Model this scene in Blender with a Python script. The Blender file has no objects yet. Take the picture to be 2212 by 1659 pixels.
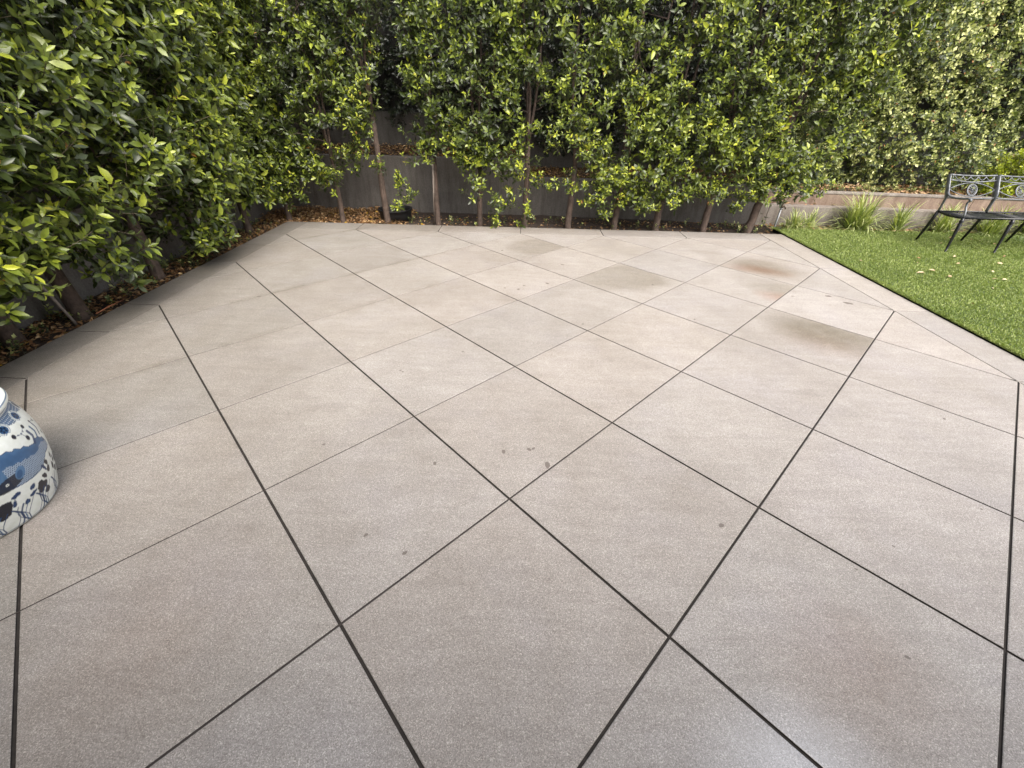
import bpy, bmesh, math, random
import numpy as np
from mathutils import Vector, Matrix
rng = np.random.default_rng(7)
random.seed(7)
R_ = math.radians
sc = bpy.context.scene
col = sc.collection

# ------------------------------------------------------------------ camera
CAM_H = 1.6454
RT = Vector((0.99943557, 0.02842416, 0.01790554))
UP = Vector((-0.03091706, 0.5697666, 0.82122479))
FW = Vector((-0.01314065, 0.82131485, -0.5703238))
cd = bpy.data.cameras.new('camera')
cam = bpy.data.objects.new('camera', cd); col.objects.link(cam)
cd.sensor_width = 36; cd.lens = 408.66/1024*36
cd.clip_start = 0.02; cd.clip_end = 500
cam.matrix_world = Matrix(((RT.x, UP.x, -FW.x, 0), (RT.y, UP.y, -FW.y, 0), (RT.z, UP.z, -FW.z, CAM_H), (0, 0, 0, 1)))
sc.camera = cam

# ------------------------------------------------------------------ light
SUN_EL, SUN_AZ = R_(52), R_(150)        # azimuth clockwise from +Y (north)
w = bpy.data.worlds.new('World'); sc.world = w; w.use_nodes = True
nt = w.node_tree
bg = nt.nodes['Background']
sky = nt.nodes.new('ShaderNodeTexSky'); sky.sky_type = 'NISHITA'; sky.sun_disc = False
sky.sun_elevation = SUN_EL; sky.sun_rotation = SUN_AZ; sky.dust_density = 4.0; sky.ozone_density = 1.0; sky.air_density = 1.0
hs = nt.nodes.new('ShaderNodeHueSaturation'); hs.inputs['Saturation'].default_value = 0.38
nt.links.new(sky.outputs[0], hs.inputs['Color']); nt.links.new(hs.outputs[0], bg.inputs[0]); bg.inputs[1].default_value = 0.15
sd = bpy.data.lights.new('sun', 'SUN'); sd.energy = 1.45; sd.angle = R_(44); sd.color = (1.0, 0.93, 0.82)
sun = bpy.data.objects.new('sun', sd); col.objects.link(sun)
sdir = Vector((math.sin(SUN_AZ)*math.cos(SUN_EL), math.cos(SUN_AZ)*math.cos(SUN_EL), math.sin(SUN_EL)))
sun.rotation_euler = sdir.to_track_quat('Z', 'Y').to_euler()
sun.location = sdir*30
sc.view_settings.view_transform = 'Standard'; sc.view_settings.look = 'None'
sc.view_settings.exposure = 1.36; sc.view_settings.gamma = 1.0

# ------------------------------------------------------------------ helpers
def at(x, y, z=0.0):
    """point of the ground seen at photo position x, y (photo 2212 wide)"""
    d = FW + RT*((x/2212*1024-512)/408.66) - UP*((y/2212*1024-384)/408.66)
    t = (z-CAM_H)/d.z
    return Vector((d.x*t, d.y*t, z))
def atY(x, y, Y):
    d = FW + RT*((x/2212*1024-512)/408.66) - UP*((y/2212*1024-384)/408.66)
    t = Y/d.y
    return Vector((d.x*t, Y, CAM_H+d.z*t))

def tag(o, label=None, cat=None, group=None, kind=None):
    if label: o['label'] = label
    if cat: o['category'] = cat
    if group: o['group'] = group
    if kind: o['kind'] = kind
    return o
def empty(name, loc):
    o = bpy.data.objects.new(name, None); col.objects.link(o); o.location = loc
    o.empty_display_size = 0.2
    return o
def link(name, me, mats, parent=None):
    o = bpy.data.objects.new(name, me); col.objects.link(o)
    for m in (mats if isinstance(mats, (list, tuple)) else [mats]): me.materials.append(m)
    if parent:
        o.parent = parent
        o.location = -Vector(parent.location)      # parts are written in world coordinates
    return o
def np_mesh(name, V, T, attrs=None, mat_idx=None, smooth=True, n=3):
    """mesh of n-gons (all same size) straight from arrays"""
    me = bpy.data.meshes.new(name)
    V = np.ascontiguousarray(V, dtype=np.float32); T = np.ascontiguousarray(T, dtype=np.int32)
    me.vertices.add(len(V)); me.vertices.foreach_set('co', V.ravel())
    me.loops.add(T.size); me.loops.foreach_set('vertex_index', T.ravel())
    me.polygons.add(len(T)); me.polygons.foreach_set('loop_start', np.arange(0, T.size, n, dtype=np.int32))
    me.polygons.foreach_set('loop_total', np.full(len(T), n, dtype=np.int32))
    if smooth: me.polygons.foreach_set('use_smooth', np.ones(len(T), dtype=bool))
    if mat_idx is not None: me.polygons.foreach_set('material_index', np.ascontiguousarray(mat_idx, dtype=np.int32))
    for k, a in (attrs or {}).items():
        if a.ndim == 1:
            at_ = me.attributes.new(k, 'FLOAT', 'POINT'); at_.data.foreach_set('value', a.astype(np.float32))
        else:
            at_ = me.attributes.new(k, 'FLOAT_COLOR', 'POINT'); at_.data.foreach_set('color', a.astype(np.float32).ravel())
    me.update(calc_edges=True); me.validate()
    return me

class MB:
    """collects simple solids into one mesh"""
    def __init__(s): s.bm = bmesh.new()
    def box(s, x0, x1, y0, y1, z0, z1, bevel=0.0):
        vs = [s.bm.verts.new((x, y, z)) for z in (z0, z1) for y in (y0, y1) for x in (x0, x1)]
        fs = [s.bm.faces.new([vs[i] for i in q]) for q in ((0, 2, 3, 1), (4, 5, 7, 6), (0, 1, 5, 4), (2, 6, 7, 3), (0, 4, 6, 2), (1, 3, 7, 5))]
        if bevel:
            es = list({e for f in fs for e in f.edges})
            bmesh.ops.bevel(s.bm, geom=es, offset=bevel, segments=2, affect='EDGES', profile=0.6)
        return s
    def prism(s, pts, z0, z1, bevel=0.0):
        lo = [s.bm.verts.new((p[0], p[1], z0)) for p in pts]; hi = [s.bm.verts.new((p[0], p[1], z1)) for p in pts]
        n = len(pts)
        fs = [s.bm.faces.new(hi), s.bm.faces.new(lo[::-1])]
        for i in range(n): fs.append(s.bm.faces.new((lo[i], lo[(i+1) % n], hi[(i+1) % n], hi[i])))
        if bevel:
            es = [e for e in fs[0].edges]
            bmesh.ops.bevel(s.bm, geom=es, offset=bevel, segments=2, affect='EDGES', profile=0.6)
        return s
    def tube(s, pts, rad, n=8, flat=None, wob=0.0, caps=True):
        """tube through pts; rad scalar or list; flat=(a,b) scales the section"""
        pts = [Vector(p) for p in pts]
        if not hasattr(rad, '__len__'): rad = [rad]*len(pts)
        rings = []; prev = None
        for i, p in enumerate(pts):
            t = (pts[min(i+1, len(pts)-1)]-pts[max(i-1, 0)]).normalized()
            if prev is None:
                a = Vector((0, 0, 1)) if abs(t.z) < 0.9 else Vector((1, 0, 0))
                u = t.cross(a).normalized()
            else:
                u = (prev - t*prev.dot(t)).normalized()
            prev = u; v = t.cross(u)
            ring = []
            for k in range(n):
                a = 2*math.pi*k/n; r = rad[i]*(1+wob*random.uniform(-1, 1))
                fa, fb = flat if flat else (1, 1)
                ring.append(s.bm.verts.new(p+u*math.cos(a)*r*fa+v*math.sin(a)*r*fb))
            rings.append(ring)
        for i in range(len(rings)-1):
            for k in range(n):
                s.bm.faces.new((rings[i][k], rings[i][(k+1) % n], rings[i+1][(k+1) % n], rings[i+1][k]))
        if caps:
            s.bm.faces.new(rings[0][::-1]); s.bm.faces.new(rings[-1])
        return s
    def lathe(s, prof, cx=0, cy=0, n=24, axis='z', origin=(0, 0, 0)):
        rings = []
        for r, z in prof:
            ring = []
            for k in range(n):
                a = 2*math.pi*k/n
                if axis == 'z': co = (cx+r*math.cos(a), cy+r*math.sin(a), z)
                else: co = (origin[0]+r*math.cos(a), origin[1]+z, origin[2]+r*math.sin(a))
                ring.append(s.bm.verts.new(co))
            rings.append(ring)
        for i in range(len(rings)-1):
            for k in range(n):
                s.bm.faces.new((rings[i][k], rings[i][(k+1) % n], rings[i+1][(k+1) % n], rings[i+1][k]))
        s.bm.faces.new(rings[0][::-1]); s.bm.faces.new(rings[-1])
        return s
    def build(s, name, mat, parent=None, smooth=False, angle=None):
        me = bpy.data.meshes.new(name)
        bmesh.ops.recalc_face_normals(s.bm, faces=s.bm.faces[:])
        for f in s.bm.faces: f.smooth = smooth
        s.bm.to_mesh(me); s.bm.free()
        return link(name, me, mat, parent)

def noise2(x, y, seed=0, octaves=3, scale=1.0):
    """cheap value-like noise from sines, about -1..1"""
    r = np.random.default_rng(seed); out = 0; amp = 1; tot = 0
    for o in range(octaves):
        for _ in range(3):
            a, b, c = r.uniform(-1, 1, 3); k = scale*(2**o)*1.7
            out = out + amp*np.sin(k*(a*x*2+b*y*2)+c*7); tot += amp*0.62
        amp *= 0.6
    return out/tot

# ------------------------------------------------------------------ materials
def mat(name):
    m = bpy.data.materials.new(name); m.use_nodes = True
    t = m.node_tree; return m, t, t.nodes['Principled BSDF']
def N(t, typ, **k):
    n = t.nodes.new(typ)
    for a, b in k.items():
        if a in n.inputs.keys(): n.inputs[a].default_value = b
        else: setattr(n, a, b)
    return n
def ramp(t, stops):
    n = t.nodes.new('ShaderNodeValToRGB'); e = n.color_ramp.elements
    while len(e) < len(stops): e.new(0.5)
    for i, (p, c) in enumerate(stops):
        e[i].position = p; e[i].color = c if len(c) == 4 else (*c, 1)
    return n
def mix(t, fac, a, b, mode='MIX'):
    n = t.nodes.new('ShaderNodeMix'); n.data_type = 'RGBA'; n.blend_type = mode
    for i, v in ((0, fac), (6, a), (7, b)):
        if isinstance(v, bpy.types.NodeSocket): t.links.new(v, n.inputs[i])
        elif i == 0: n.inputs[0].default_value = v
        else: n.inputs[i].default_value = v if len(v) == 4 else (*v, 1)
    return n.outputs[2]
def mth(t, op, a, b=0.0, clamp=False):
    n = t.nodes.new('ShaderNodeMath'); n.operation = op; n.use_clamp = clamp
    for i, v in enumerate((a, b)):
        if isinstance(v, bpy.types.NodeSocket): t.links.new(v, n.inputs[i])
        else: n.inputs[i].default_value = v
    return n.outputs[0]
def noise(t, scale, detail=3, rough=0.55, vec=None, dim='3D'):
    n = t.nodes.new('ShaderNodeTexNoise'); n.inputs['Scale'].default_value = scale
    n.inputs['Detail'].default_value = detail; n.inputs['Roughness'].default_value = rough
    if vec is not None: t.links.new(vec, n.inputs['Vector'])
    return n.outputs['Fac']
def objco(t):
    return t.nodes.new('ShaderNodeTexCoord').outputs['Object']
def bump(t, h, strength, dist, bs):
    b = t.nodes.new('ShaderNodeBump'); b.inputs['Strength'].default_value = strength; b.inputs['Distance'].default_value = dist
    t.links.new(h, b.inputs['Height']); t.links.new(b.outputs[0], bs.inputs['Normal'])

def mat_patio():
    m, t, b = mat('sandfinish_concrete'); c = objco(t)
    lo = noise(t, 1.1, 5, 0.62, c); mid = noise(t, 5, 4, 0.6, c)
    base = ramp(t, [(0.28, (0.272, 0.240, 0.213)), (0.5, (0.322, 0.289, 0.262)), (0.72, (0.356, 0.326, 0.303))])
    t.links.new(lo, base.inputs[0])
    base2 = mix(t, 0.35, base.outputs[0], ramp_c(t, mid, [(0.3, (0.255, 0.230, 0.206)), (0.7, (0.370, 0.346, 0.326))]))
    vio = ramp(t, [(0.5, (0, 0, 0)), (0.68, (1, 1, 1))]); t.links.new(noise(t, 1.9, 3, 0.6, c), vio.inputs[0])
    base2 = mix(t, mth(t, 'MULTIPLY', vio.outputs[0], 0.30), base2, (0.322, 0.298, 0.300))
    # aggregate grains
    v = t.nodes.new('ShaderNodeTexVoronoi'); v.inputs['Scale'].default_value = 360; t.links.new(c, v.inputs['Vector'])
    sep = t.nodes.new('ShaderNodeSeparateColor'); t.links.new(v.outputs['Color'], sep.inputs[0])
    g = ramp(t, [(0.0, (0.50, 0.47, 0.44)), (0.22, (0.80, 0.79, 0.78)), (0.75, (1.08, 1.08, 1.08)), (0.93, (1.50, 1.50, 1.48)), (1.0, (1.9, 1.9, 1.9))])
    t.links.new(sep.outputs[0], g.inputs[0])
    fine = ramp(t, [(0.32, (0.72, 0.71, 0.70)), (0.68, (1.25, 1.25, 1.25))]); t.links.new(noise(t, 210, 3, 0.75, c), fine.inputs[0])
    cc = mix(t, 0.75, base2, mix(t, 1.0, base2, g.outputs[0], 'MULTIPLY'))
    cc = mix(t, 0.6, cc, mix(t, 1.0, cc, fine.outputs[0], 'MULTIPLY'))
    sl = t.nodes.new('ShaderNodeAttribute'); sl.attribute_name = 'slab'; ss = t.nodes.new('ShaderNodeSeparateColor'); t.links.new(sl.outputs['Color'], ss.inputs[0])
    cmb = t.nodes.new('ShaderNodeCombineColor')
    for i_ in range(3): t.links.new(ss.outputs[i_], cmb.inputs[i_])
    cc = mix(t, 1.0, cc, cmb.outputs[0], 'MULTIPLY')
    tm = t.nodes.new('ShaderNodeMapping'); tm.inputs['Scale'].default_value = (1.0, 6.0, 1.0); tm.inputs['Rotation'].default_value = (0, 0, 0.6); t.links.new(c, tm.inputs[0])
    tr_ = ramp_c(t, noise(t, 2.6, 6, 0.75, tm.outputs[0]), [(0.35, (0.91, 0.905, 0.90)), (0.65, (1.07, 1.07, 1.07))]); cc = mix(t, 1.0, cc, tr_, 'MULTIPLY')
    # stains kept on the vertices: r = old water/algae and darker borders, g = rust, b = small dark spots, a = extra gloss
    a = t.nodes.new('ShaderNodeAttribute'); a.attribute_name = 'stain'
    s = t.nodes.new('ShaderNodeSeparateColor'); t.links.new(a.outputs['Color'], s.inputs[0])
    brk = ramp(t, [(0.3, (0.65, 0.65, 0.65)), (0.7, (1, 1, 1))]); t.links.new(noise(t, 14, 5, 0.7, c), brk.inputs[0])
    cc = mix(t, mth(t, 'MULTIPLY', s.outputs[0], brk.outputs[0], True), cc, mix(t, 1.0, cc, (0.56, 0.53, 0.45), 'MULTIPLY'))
    cc = mix(t, mth(t, 'MULTIPLY', s.outputs[1], brk.outputs[0], True), cc, mix(t, 1.0, cc, (0.83, 0.56, 0.44), 'MULTIPLY'))
    cc = mix(t, s.outputs[2], cc, mix(t, 1.0, cc, (0.50, 0.46, 0.44), 'MULTIPLY'))
    t.links.new(cc, b.inputs['Base Color'])
    rr = ramp(t, [(0.3, (0.42,)*3), (0.7, (0.62,)*3)]); t.links.new(lo, rr.inputs[0])
    rg = mth(t, 'SUBTRACT', rr.outputs[0], mth(t, 'MULTIPLY', a.outputs['Alpha'], 0.22))
    t.links.new(rg, b.inputs['Roughness'])
    b.inputs['Specular IOR Level'].default_value = 0.55
    t.links.new(a.outputs['Alpha'], b.inputs['Coat Weight']); b.inputs['Coat Roughness'].default_value = 0.22; b.inputs['Coat IOR'].default_value = 2.8
    h = mth(t, 'ADD', mth(t, 'MULTIPLY', v.outputs['Distance'], 1.2), noise(t, 260, 2, 0.6, c))
    bump(t, h, 0.35, 0.0016, b)
    return m
def ramp_c(t, fac, stops):
    r = ramp(t, stops); t.links.new(fac, r.inputs[0]); return r.outputs[0]

def mat_simple(name, colr, rough=0.6, metal=0.0, var=0.25, sc_=8, bmp=0.3, bdist=0.004, spec=0.5, bscale=None):
    m, t, b = mat(name); c = objco(t)
    f = noise(t, sc_, 5, 0.65, c)
    k = [tuple(x*(1-var) for x in colr), tuple(min(1, x*(1+var)) for x in colr)]
    t.links.new(ramp_c(t, f, [(0.3, k[0]), (0.7, k[1])]), b.inputs['Base Color'])
    b.inputs['Roughness'].default_value = rough; b.inputs['Metallic'].default_value = metal
    b.inputs['Specular IOR Level'].default_value = spec
    if bmp: bump(t, noise(t, bscale or sc_*6, 4, 0.6, c), bmp, bdist, b)
    return m
def mat_wall(name, c1, c2, stain):
    m, t, b = mat(name); c = objco(t)
    f = noise(t, 2.2, 6, 0.65, c)
    base = ramp_c(t, f, [(0.3, c1), (0.7, c2)])
    mp = t.nodes.new('ShaderNodeMapping'); mp.inputs['Scale'].default_value = (7, 7, 1.2); t.links.new(c, mp.inputs[0])
    dr = ramp_c(t, noise(t, 1.6, 5, 0.7, mp.outputs[0]), [(0.42, (0, 0, 0)), (0.66, (1, 1, 1))])
    cc = mix(t, mth(t, 'MULTIPLY', dr, 0.65), base, stain)
    sp = ramp_c(t, noise(t, 60, 3, 0.7, c), [(0.35, (0.8, 0.8, 0.8)), (0.65, (1.15, 1.15, 1.15))])
    cc = mix(t, 1.0, cc, sp, 'MULTIPLY')
    t.links.new(cc, b.inputs['Base Color']); b.inputs['Roughness'].default_value = 0.85
    bump(t, noise(t, 40, 5, 0.7, c), 0.4, 0.004, b)
    return m
def mat_leaf(name, stops, back, rough=0.36, trans=0.15, spec=0.5):
    m, t, b = mat(name)
    a = t.nodes.new('ShaderNodeAttribute'); a.attribute_name = 'tone'
    base = ramp_c(t, a.outputs['Fac'], stops)
    c = objco(t)
    base = mix(t, 1.0, base, ramp_c(t, noise(t, 30, 3, 0.6, c), [(0.3, (0.78, 0.78, 0.78)), (0.7, (1.2, 1.2, 1.2))]), 'MULTIPLY')
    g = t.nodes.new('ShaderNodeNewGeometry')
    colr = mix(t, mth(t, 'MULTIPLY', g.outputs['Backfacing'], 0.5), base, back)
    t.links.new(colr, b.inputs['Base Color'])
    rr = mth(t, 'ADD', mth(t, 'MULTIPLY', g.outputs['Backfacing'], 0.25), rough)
    t.links.new(rr, b.inputs['Roughness']); b.inputs['Specular IOR Level'].default_value = spec
    tr = t.nodes.new('ShaderNodeBsdfTranslucent')
    t.links.new(mix(t, 1.0, colr, (1.5, 1.7, 0.6), 'MULTIPLY'), tr.inputs[0])
    ms = t.nodes.new('ShaderNodeMixShader'); ms.inputs[0].default_value = trans
    t.links.new(b.outputs[0], ms.inputs[1]); t.links.new(tr.outputs[0], ms.inputs[2])
    t.links.new(ms.outputs[0], t.nodes['Material Output'].inputs['Surface'])
    return m

M_PATIO = mat_patio()
M_JOINT = mat_simple('dark_joint_filler', (0.030, 0.024, 0.020), 0.9, var=0.4, sc_=30)
M_JOINT_MID = mat_simple('brown_joint_sealant', (0.040, 0.031, 0.027), 0.85, var=0.3, sc_=20)
M_JOINT_PALE = mat_simple('pale_joint_sealant', (0.19, 0.165, 0.145), 0.8, var=0.3, sc_=20)
M_SOIL = mat_simple('soil', (0.042, 0.027, 0.019), 0.95, var=0.5, sc_=14, bmp=0.9, bdist=0.02)
M_WALL = mat_wall('grey_concrete', (0.115, 0.102, 0.092), (0.175, 0.158, 0.144), (0.07, 0.058, 0.048))
M_WALL2 = mat_wall('brown_stained_concrete', (0.19, 0.130, 0.095), (0.30, 0.225, 0.175), (0.11, 0.062, 0.04))
M_WALL3 = mat_wall('pale_low_concrete', (0.20, 0.172, 0.150), (0.30, 0.262, 0.232), (0.13, 0.10, 0.08))
M_WALLD = mat_wall('dark_block_wall', (0.10, 0.092, 0.085), (0.14, 0.13, 0.12), (0.055, 0.048, 0.042))
M_BARK = mat_simple('ficus_bark', (0.078, 0.053, 0.040), 0.85, var=0.45, sc_=16, bmp=0.8, bdist=0.008)
M_TWIG = mat_simple('twig_bark', (0.13, 0.105, 0.065), 0.7, var=0.3, sc_=20, bmp=0)
M_STAKE = mat_simple('weathered_stake', (0.24, 0.20, 0.17), 0.85, var=0.3, sc_=20)
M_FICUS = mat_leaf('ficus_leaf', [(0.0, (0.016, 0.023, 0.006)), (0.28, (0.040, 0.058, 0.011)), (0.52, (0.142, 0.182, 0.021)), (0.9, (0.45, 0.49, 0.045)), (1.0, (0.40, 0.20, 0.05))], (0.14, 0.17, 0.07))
M_IVY = mat_leaf('dark_ivy_leaf', [(0.0, (0.007, 0.010, 0.006)), (0.6, (0.014, 0.020, 0.010)), (1.0, (0.03, 0.042, 0.016))], (0.02, 0.025, 0.015), trans=0.1)
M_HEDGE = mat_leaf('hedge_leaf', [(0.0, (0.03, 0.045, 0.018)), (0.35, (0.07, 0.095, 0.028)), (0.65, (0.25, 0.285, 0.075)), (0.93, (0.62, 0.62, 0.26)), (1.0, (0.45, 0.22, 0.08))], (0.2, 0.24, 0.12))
M_YELLOW = mat_leaf('yellow_shrub_leaf', [(0.0, (0.10, 0.13, 0.012)), (0.6, (0.27, 0.32, 0.015)), (1.0, (0.42, 0.44, 0.03))], (0.3, 0.34, 0.06))
M_LITTER = mat_leaf('dry_leaf', [(0.0, (0.08, 0.036, 0.018)), (0.3, (0.21, 0.105, 0.045)), (0.6, (0.38, 0.23, 0.11)), (0.9, (0.58, 0.42, 0.24)), (1.0, (0.50, 0.30, 0.03))], (0.20, 0.14, 0.08), rough=0.65, trans=0.08, spec=0.3)
M_LITTERP = mat_leaf('pale_dry_leaf', [(0.0, (0.26, 0.12, 0.05)), (0.5, (0.42, 0.27, 0.15)), (1.0, (0.62, 0.50, 0.33))], (0.45, 0.34, 0.22), rough=0.6, trans=0.08, spec=0.3)
M_TURF = mat_leaf('turf_blade', [(0.0, (0.10, 0.14, 0.028)), (0.5, (0.225, 0.268, 0.060)), (0.85, (0.39, 0.43, 0.15)), (1.0, (0.45, 0.46, 0.20))], (0.2, 0.28, 0.07), rough=0.5, trans=0.15)
M_STRAP = mat_leaf('strap_leaf', [(0.0, (0.08, 0.12, 0.03)), (0.45, (0.24, 0.30, 0.07)), (0.85, (0.60, 0.60, 0.26)), (1.0, (0.62, 0.46, 0.25))], (0.3, 0.34, 0.15), rough=0.45)
M_TURFB = mat_simple('turf_backing', (0.07, 0.10, 0.03), 0.95, var=0.4, sc_=40, bmp=0.6)
M_TURFE = mat_simple('turf_edge_rubber', (0.010, 0.010, 0.009), 0.9, var=0.4, sc_=40)

# ------------------------------------------------------------------ ground and patio
def sheet(name, x0, x1, y0, y1, z, m, amp=0.0, step=None, kind='structure', label=None, slope=0.0, skew=0.0):
    if not step:
        V = np.array([(x0, y0, z), (x1, y0, z), (x1, y1, z), (x0, y1, z)]); T = np.array([[0, 1, 2, 3]])
    else:
        nx = int((x1-x0)/step)+2; ny = int((y1-y0)/step)+2
        X, Y = np.meshgrid(np.linspace(x0, x1, nx), np.linspace(y0, y1, ny))
        Y0 = y0+skew*(X-x0); Y = Y0+(Y-y0)/(y1-y0)*(y1-Y0)
        Z = z+amp*noise2(X, Y, 5, 4, 3.0)+amp*0.4*rng.uniform(-1, 1, X.shape)+slope*(Y-Y0)
        V = np.stack([X.ravel(), Y.ravel(), Z.ravel()], 1)
        i = np.arange(nx*ny).reshape(ny, nx)
        T = np.stack([i[:-1, :-1].ravel(), i[:-1, 1:].ravel(), i[1:, 1:].ravel(), i[1:, :-1].ravel()], 1)
    o = link(name, np_mesh(name, V, T, n=4), m); tag(o, kind=kind, label=label); return o
sheet('ground', -150, 150, -150, 150, -0.16, M_SOIL)
sheet('soil', -4.6, -3.74, -2.0, 7.9, -0.045, M_SOIL, 0.012, 0.06)
sheet('soil', -3.735, 10, 6.71, 7.9, -0.04, M_SOIL, 0.012, 0.06)

S = 0.88; GX, GY = 0.9259, -1.1096
c45 = math.sqrt(0.5)*S
def g2w(i, j): return np.array([((i-GX)-(j-GY))*c45, ((i-GX)+(j-GY))*c45])
XL0, XL1, XR0, XR1, YF0, YF1, YN = -3.73, -3.41, 3.712, 4.06, 6.337, 6.705, -3.2
def clip(poly, nrm, d):
    """keep nrm.p <= d ; poly list of (pt, edge_gap) where edge_gap belongs to the edge starting at pt"""
    out = []
    n = len(poly)
    for k in range(n):
        (p, g), (q, _) = poly[k], poly[(k+1) % n]
        a = np.dot(nrm, p)-d; b = np.dot(nrm, q)-d
        if a <= 1e-9: out.append((p, g))
        if (a <= 1e-9) != (b <= 1e-9):
            x = p+(q-p)*(a/(a-b))
            out.append((x, None if a <= 1e-9 else g))
    return out
def clip_to(poly, nrm, d, gap):
    out = clip(poly, np.array(nrm, float), d)
    return [(p, gap if g is None else g) for p, g in out]
def inset(poly):
    n = len(poly); L = []
    for k in range(n):
        p, g = poly[k]; q = poly[(k+1) % n][0]
        d = q-p; l = np.hypot(*d); nrm = np.array([-d[1], d[0]])/l       # inward for ccw
        L.append((nrm, np.dot(nrm, p)+g))
    out = []
    for k in range(n):
        (n1, d1), (n2, d2) = L[k-1], L[k]
        A = np.array([n1, n2]); out.append(np.linalg.solve(A, np.array([d1, d2])) if abs(np.linalg.det(A)) > 1e-4 else poly[k][0])
    return out
def gapA(i): return 0.0058 if i <= 3 else (0.0050 if i <= 5 else 0.0044)
def gapB(j): return 0.0048 if j <= -1 else (0.0044 if j == 0 else 0.0034)
polys = []; tones = []
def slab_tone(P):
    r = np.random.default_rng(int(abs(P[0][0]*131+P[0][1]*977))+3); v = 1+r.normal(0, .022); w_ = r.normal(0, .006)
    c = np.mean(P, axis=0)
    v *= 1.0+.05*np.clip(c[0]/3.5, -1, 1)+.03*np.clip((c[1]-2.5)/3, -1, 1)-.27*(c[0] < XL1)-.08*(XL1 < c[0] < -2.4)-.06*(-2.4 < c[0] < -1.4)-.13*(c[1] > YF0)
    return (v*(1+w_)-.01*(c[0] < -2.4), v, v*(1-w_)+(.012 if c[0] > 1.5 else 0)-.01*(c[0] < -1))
for i in range(-6, 12):
    for j in range(-9, 9):
        P = [(g2w(i, j), gapB(j)), (g2w(i+1, j), gapA(i+1)), (g2w(i+1, j+1), gapB(j+1)), (g2w(i, j+1), gapA(i))]
        for nrm, d in (((-1, 0), -XL1), ((1, 0), XR0), ((0, 1), YF0), ((0, -1), -YN)):
            if P: P = clip_to(P, nrm, d, 0.0032 if abs(d-YN) else 0.0)
        if len(P) >= 3:
            ar = 0.5*sum(P[k][0][0]*P[(k+1) % len(P)][0][1]-P[(k+1) % len(P)][0][0]*P[k][0][1] for k in range(len(P)))
            if ar > 4e-4: polys.append(inset(P))
def band(x0, x1, y0, y1, gl, gr, gb, gt):
    P = [(np.array([x0, y0]), gb), (np.array([x1, y0]), gr), (np.array([x1, y1]), gt), (np.array([x0, y1]), gl)]
    polys.append(inset(P))
ys = [YN]+sorted([(2*i+3.444+0.184)*0.6223 for i in range(-3, 4)]+[(2*j-3.444+0.184)*0.6223 for j in range(0, 7)])+[YF1]
ys = [y for k, y in enumerate(ys) if k == 0 or y-ys[k-1] > 0.08]
for k in range(len(ys)-1): band(XL0, XL1, ys[k], ys[k+1], 0, 0.0030, 0.0035, 0.0035)
xs = [XL1]+[(d-2.036)*0.6223 for d in (-2, 0, 2, 4, 6)]+[XR0]
for k in range(len(xs)-1): band(xs[k], xs[k+1], YF0, YF1, 0.004, 0.004, 0.0028, 0)
ys = [YN]+[(s_+0.184)*0.6223 for s_ in (-4, -2, 0, 2, 4, 6, 8)]+[YF1]
for k in range(len(ys)-1): band(XR0, XR1, ys[k], ys[k+1], 0.0036, 0, 0.003, 0.003)

bm = bmesh.new()
for P in polys:
    b2 = bmesh.new()
    n = len(P)
    cen = np.mean(P, axis=0)
    def ring(off, z):
        out = []
        for k in range(n):
            p0, p, p1 = P[k-1], P[k], P[(k+1) % n]
            d1 = (p-p0)/np.hypot(*(p-p0)); d2 = (p1-p)/np.hypot(*(p1-p))
            n1 = np.array([-d1[1], d1[0]]); n2 = np.array([-d2[1], d2[0]])
            m_ = n1+n2; m_ = m_/max(1e-6, np.dot(m_, n1))
            if np.hypot(*m_) > 3: m_ = m_/np.hypot(*m_)*3
            q = p+m_*off; out.append(b2.verts.new((q[0], q[1], z)))
        return out
    r0 = ring(0, -0.05); r1 = ring(0, -0.0022); r2 = ring(0.0012, -0.0006); r3 = ring(0.0040, 0.0)
    for q_, (a, b_) in enumerate(((r0, r1), (r1, r2), (r2, r3))):
        for k in range(n): b2.faces.new((a[k], a[(k+1) % n], b_[(k+1) % n], b_[k])).material_index = 1 if q_ == 0 else 0
    top = b2.faces.new(r3)
    # cut the top into small faces so the stains can follow the slab
    mnx, mxx = min(p[0] for p in P), max(p[0] for p in P); mny, mxy = min(p[1] for p in P), max(p[1] for p in P)
    if mxy > -1.0:
        for ax, lo_, hi_ in ((0, mnx, mxx), (1, mny, mxy)):
            q = math.ceil(lo_/0.06)*0.06
            while q < hi_-0.002:
                if q > lo_+0.002:
                    co = [0, 0, 0]; co[ax] = q; no = [0, 0, 0]; no[ax] = 1
                    fs = [f for f in b2.faces if f.normal.z > 0.9 or abs(f.calc_center_median().z) < 1e-6]
                    geom = list({e for f in fs for e in f.edges})+fs
                    bmesh.ops.bisect_plane(b2, geom=geom, plane_co=co, plane_no=no, dist=1e-6)
                q += 0.06
    me = bpy.data.meshes.new('tmp'); b2.to_mesh(me); b2.free()
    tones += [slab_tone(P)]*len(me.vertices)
    bm.from_mesh(me); bpy.data.meshes.remove(me)
me = bpy.data.meshes.new('patio'); bm.to_mesh(me); bm.free()
nv = len(me.vertices); co = np.zeros(nv*3, np.float32); me.vertices.foreach_get('co', co); co = co.reshape(-1, 3)
X, Y = co[:, 0], co[:, 1]
gi = X/(2*c45)+Y/(2*c45)+GX; gj = -X/(2*c45)+Y/(2*c45)+GY
stn = np.zeros((nv, 4), np.float32)
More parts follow.
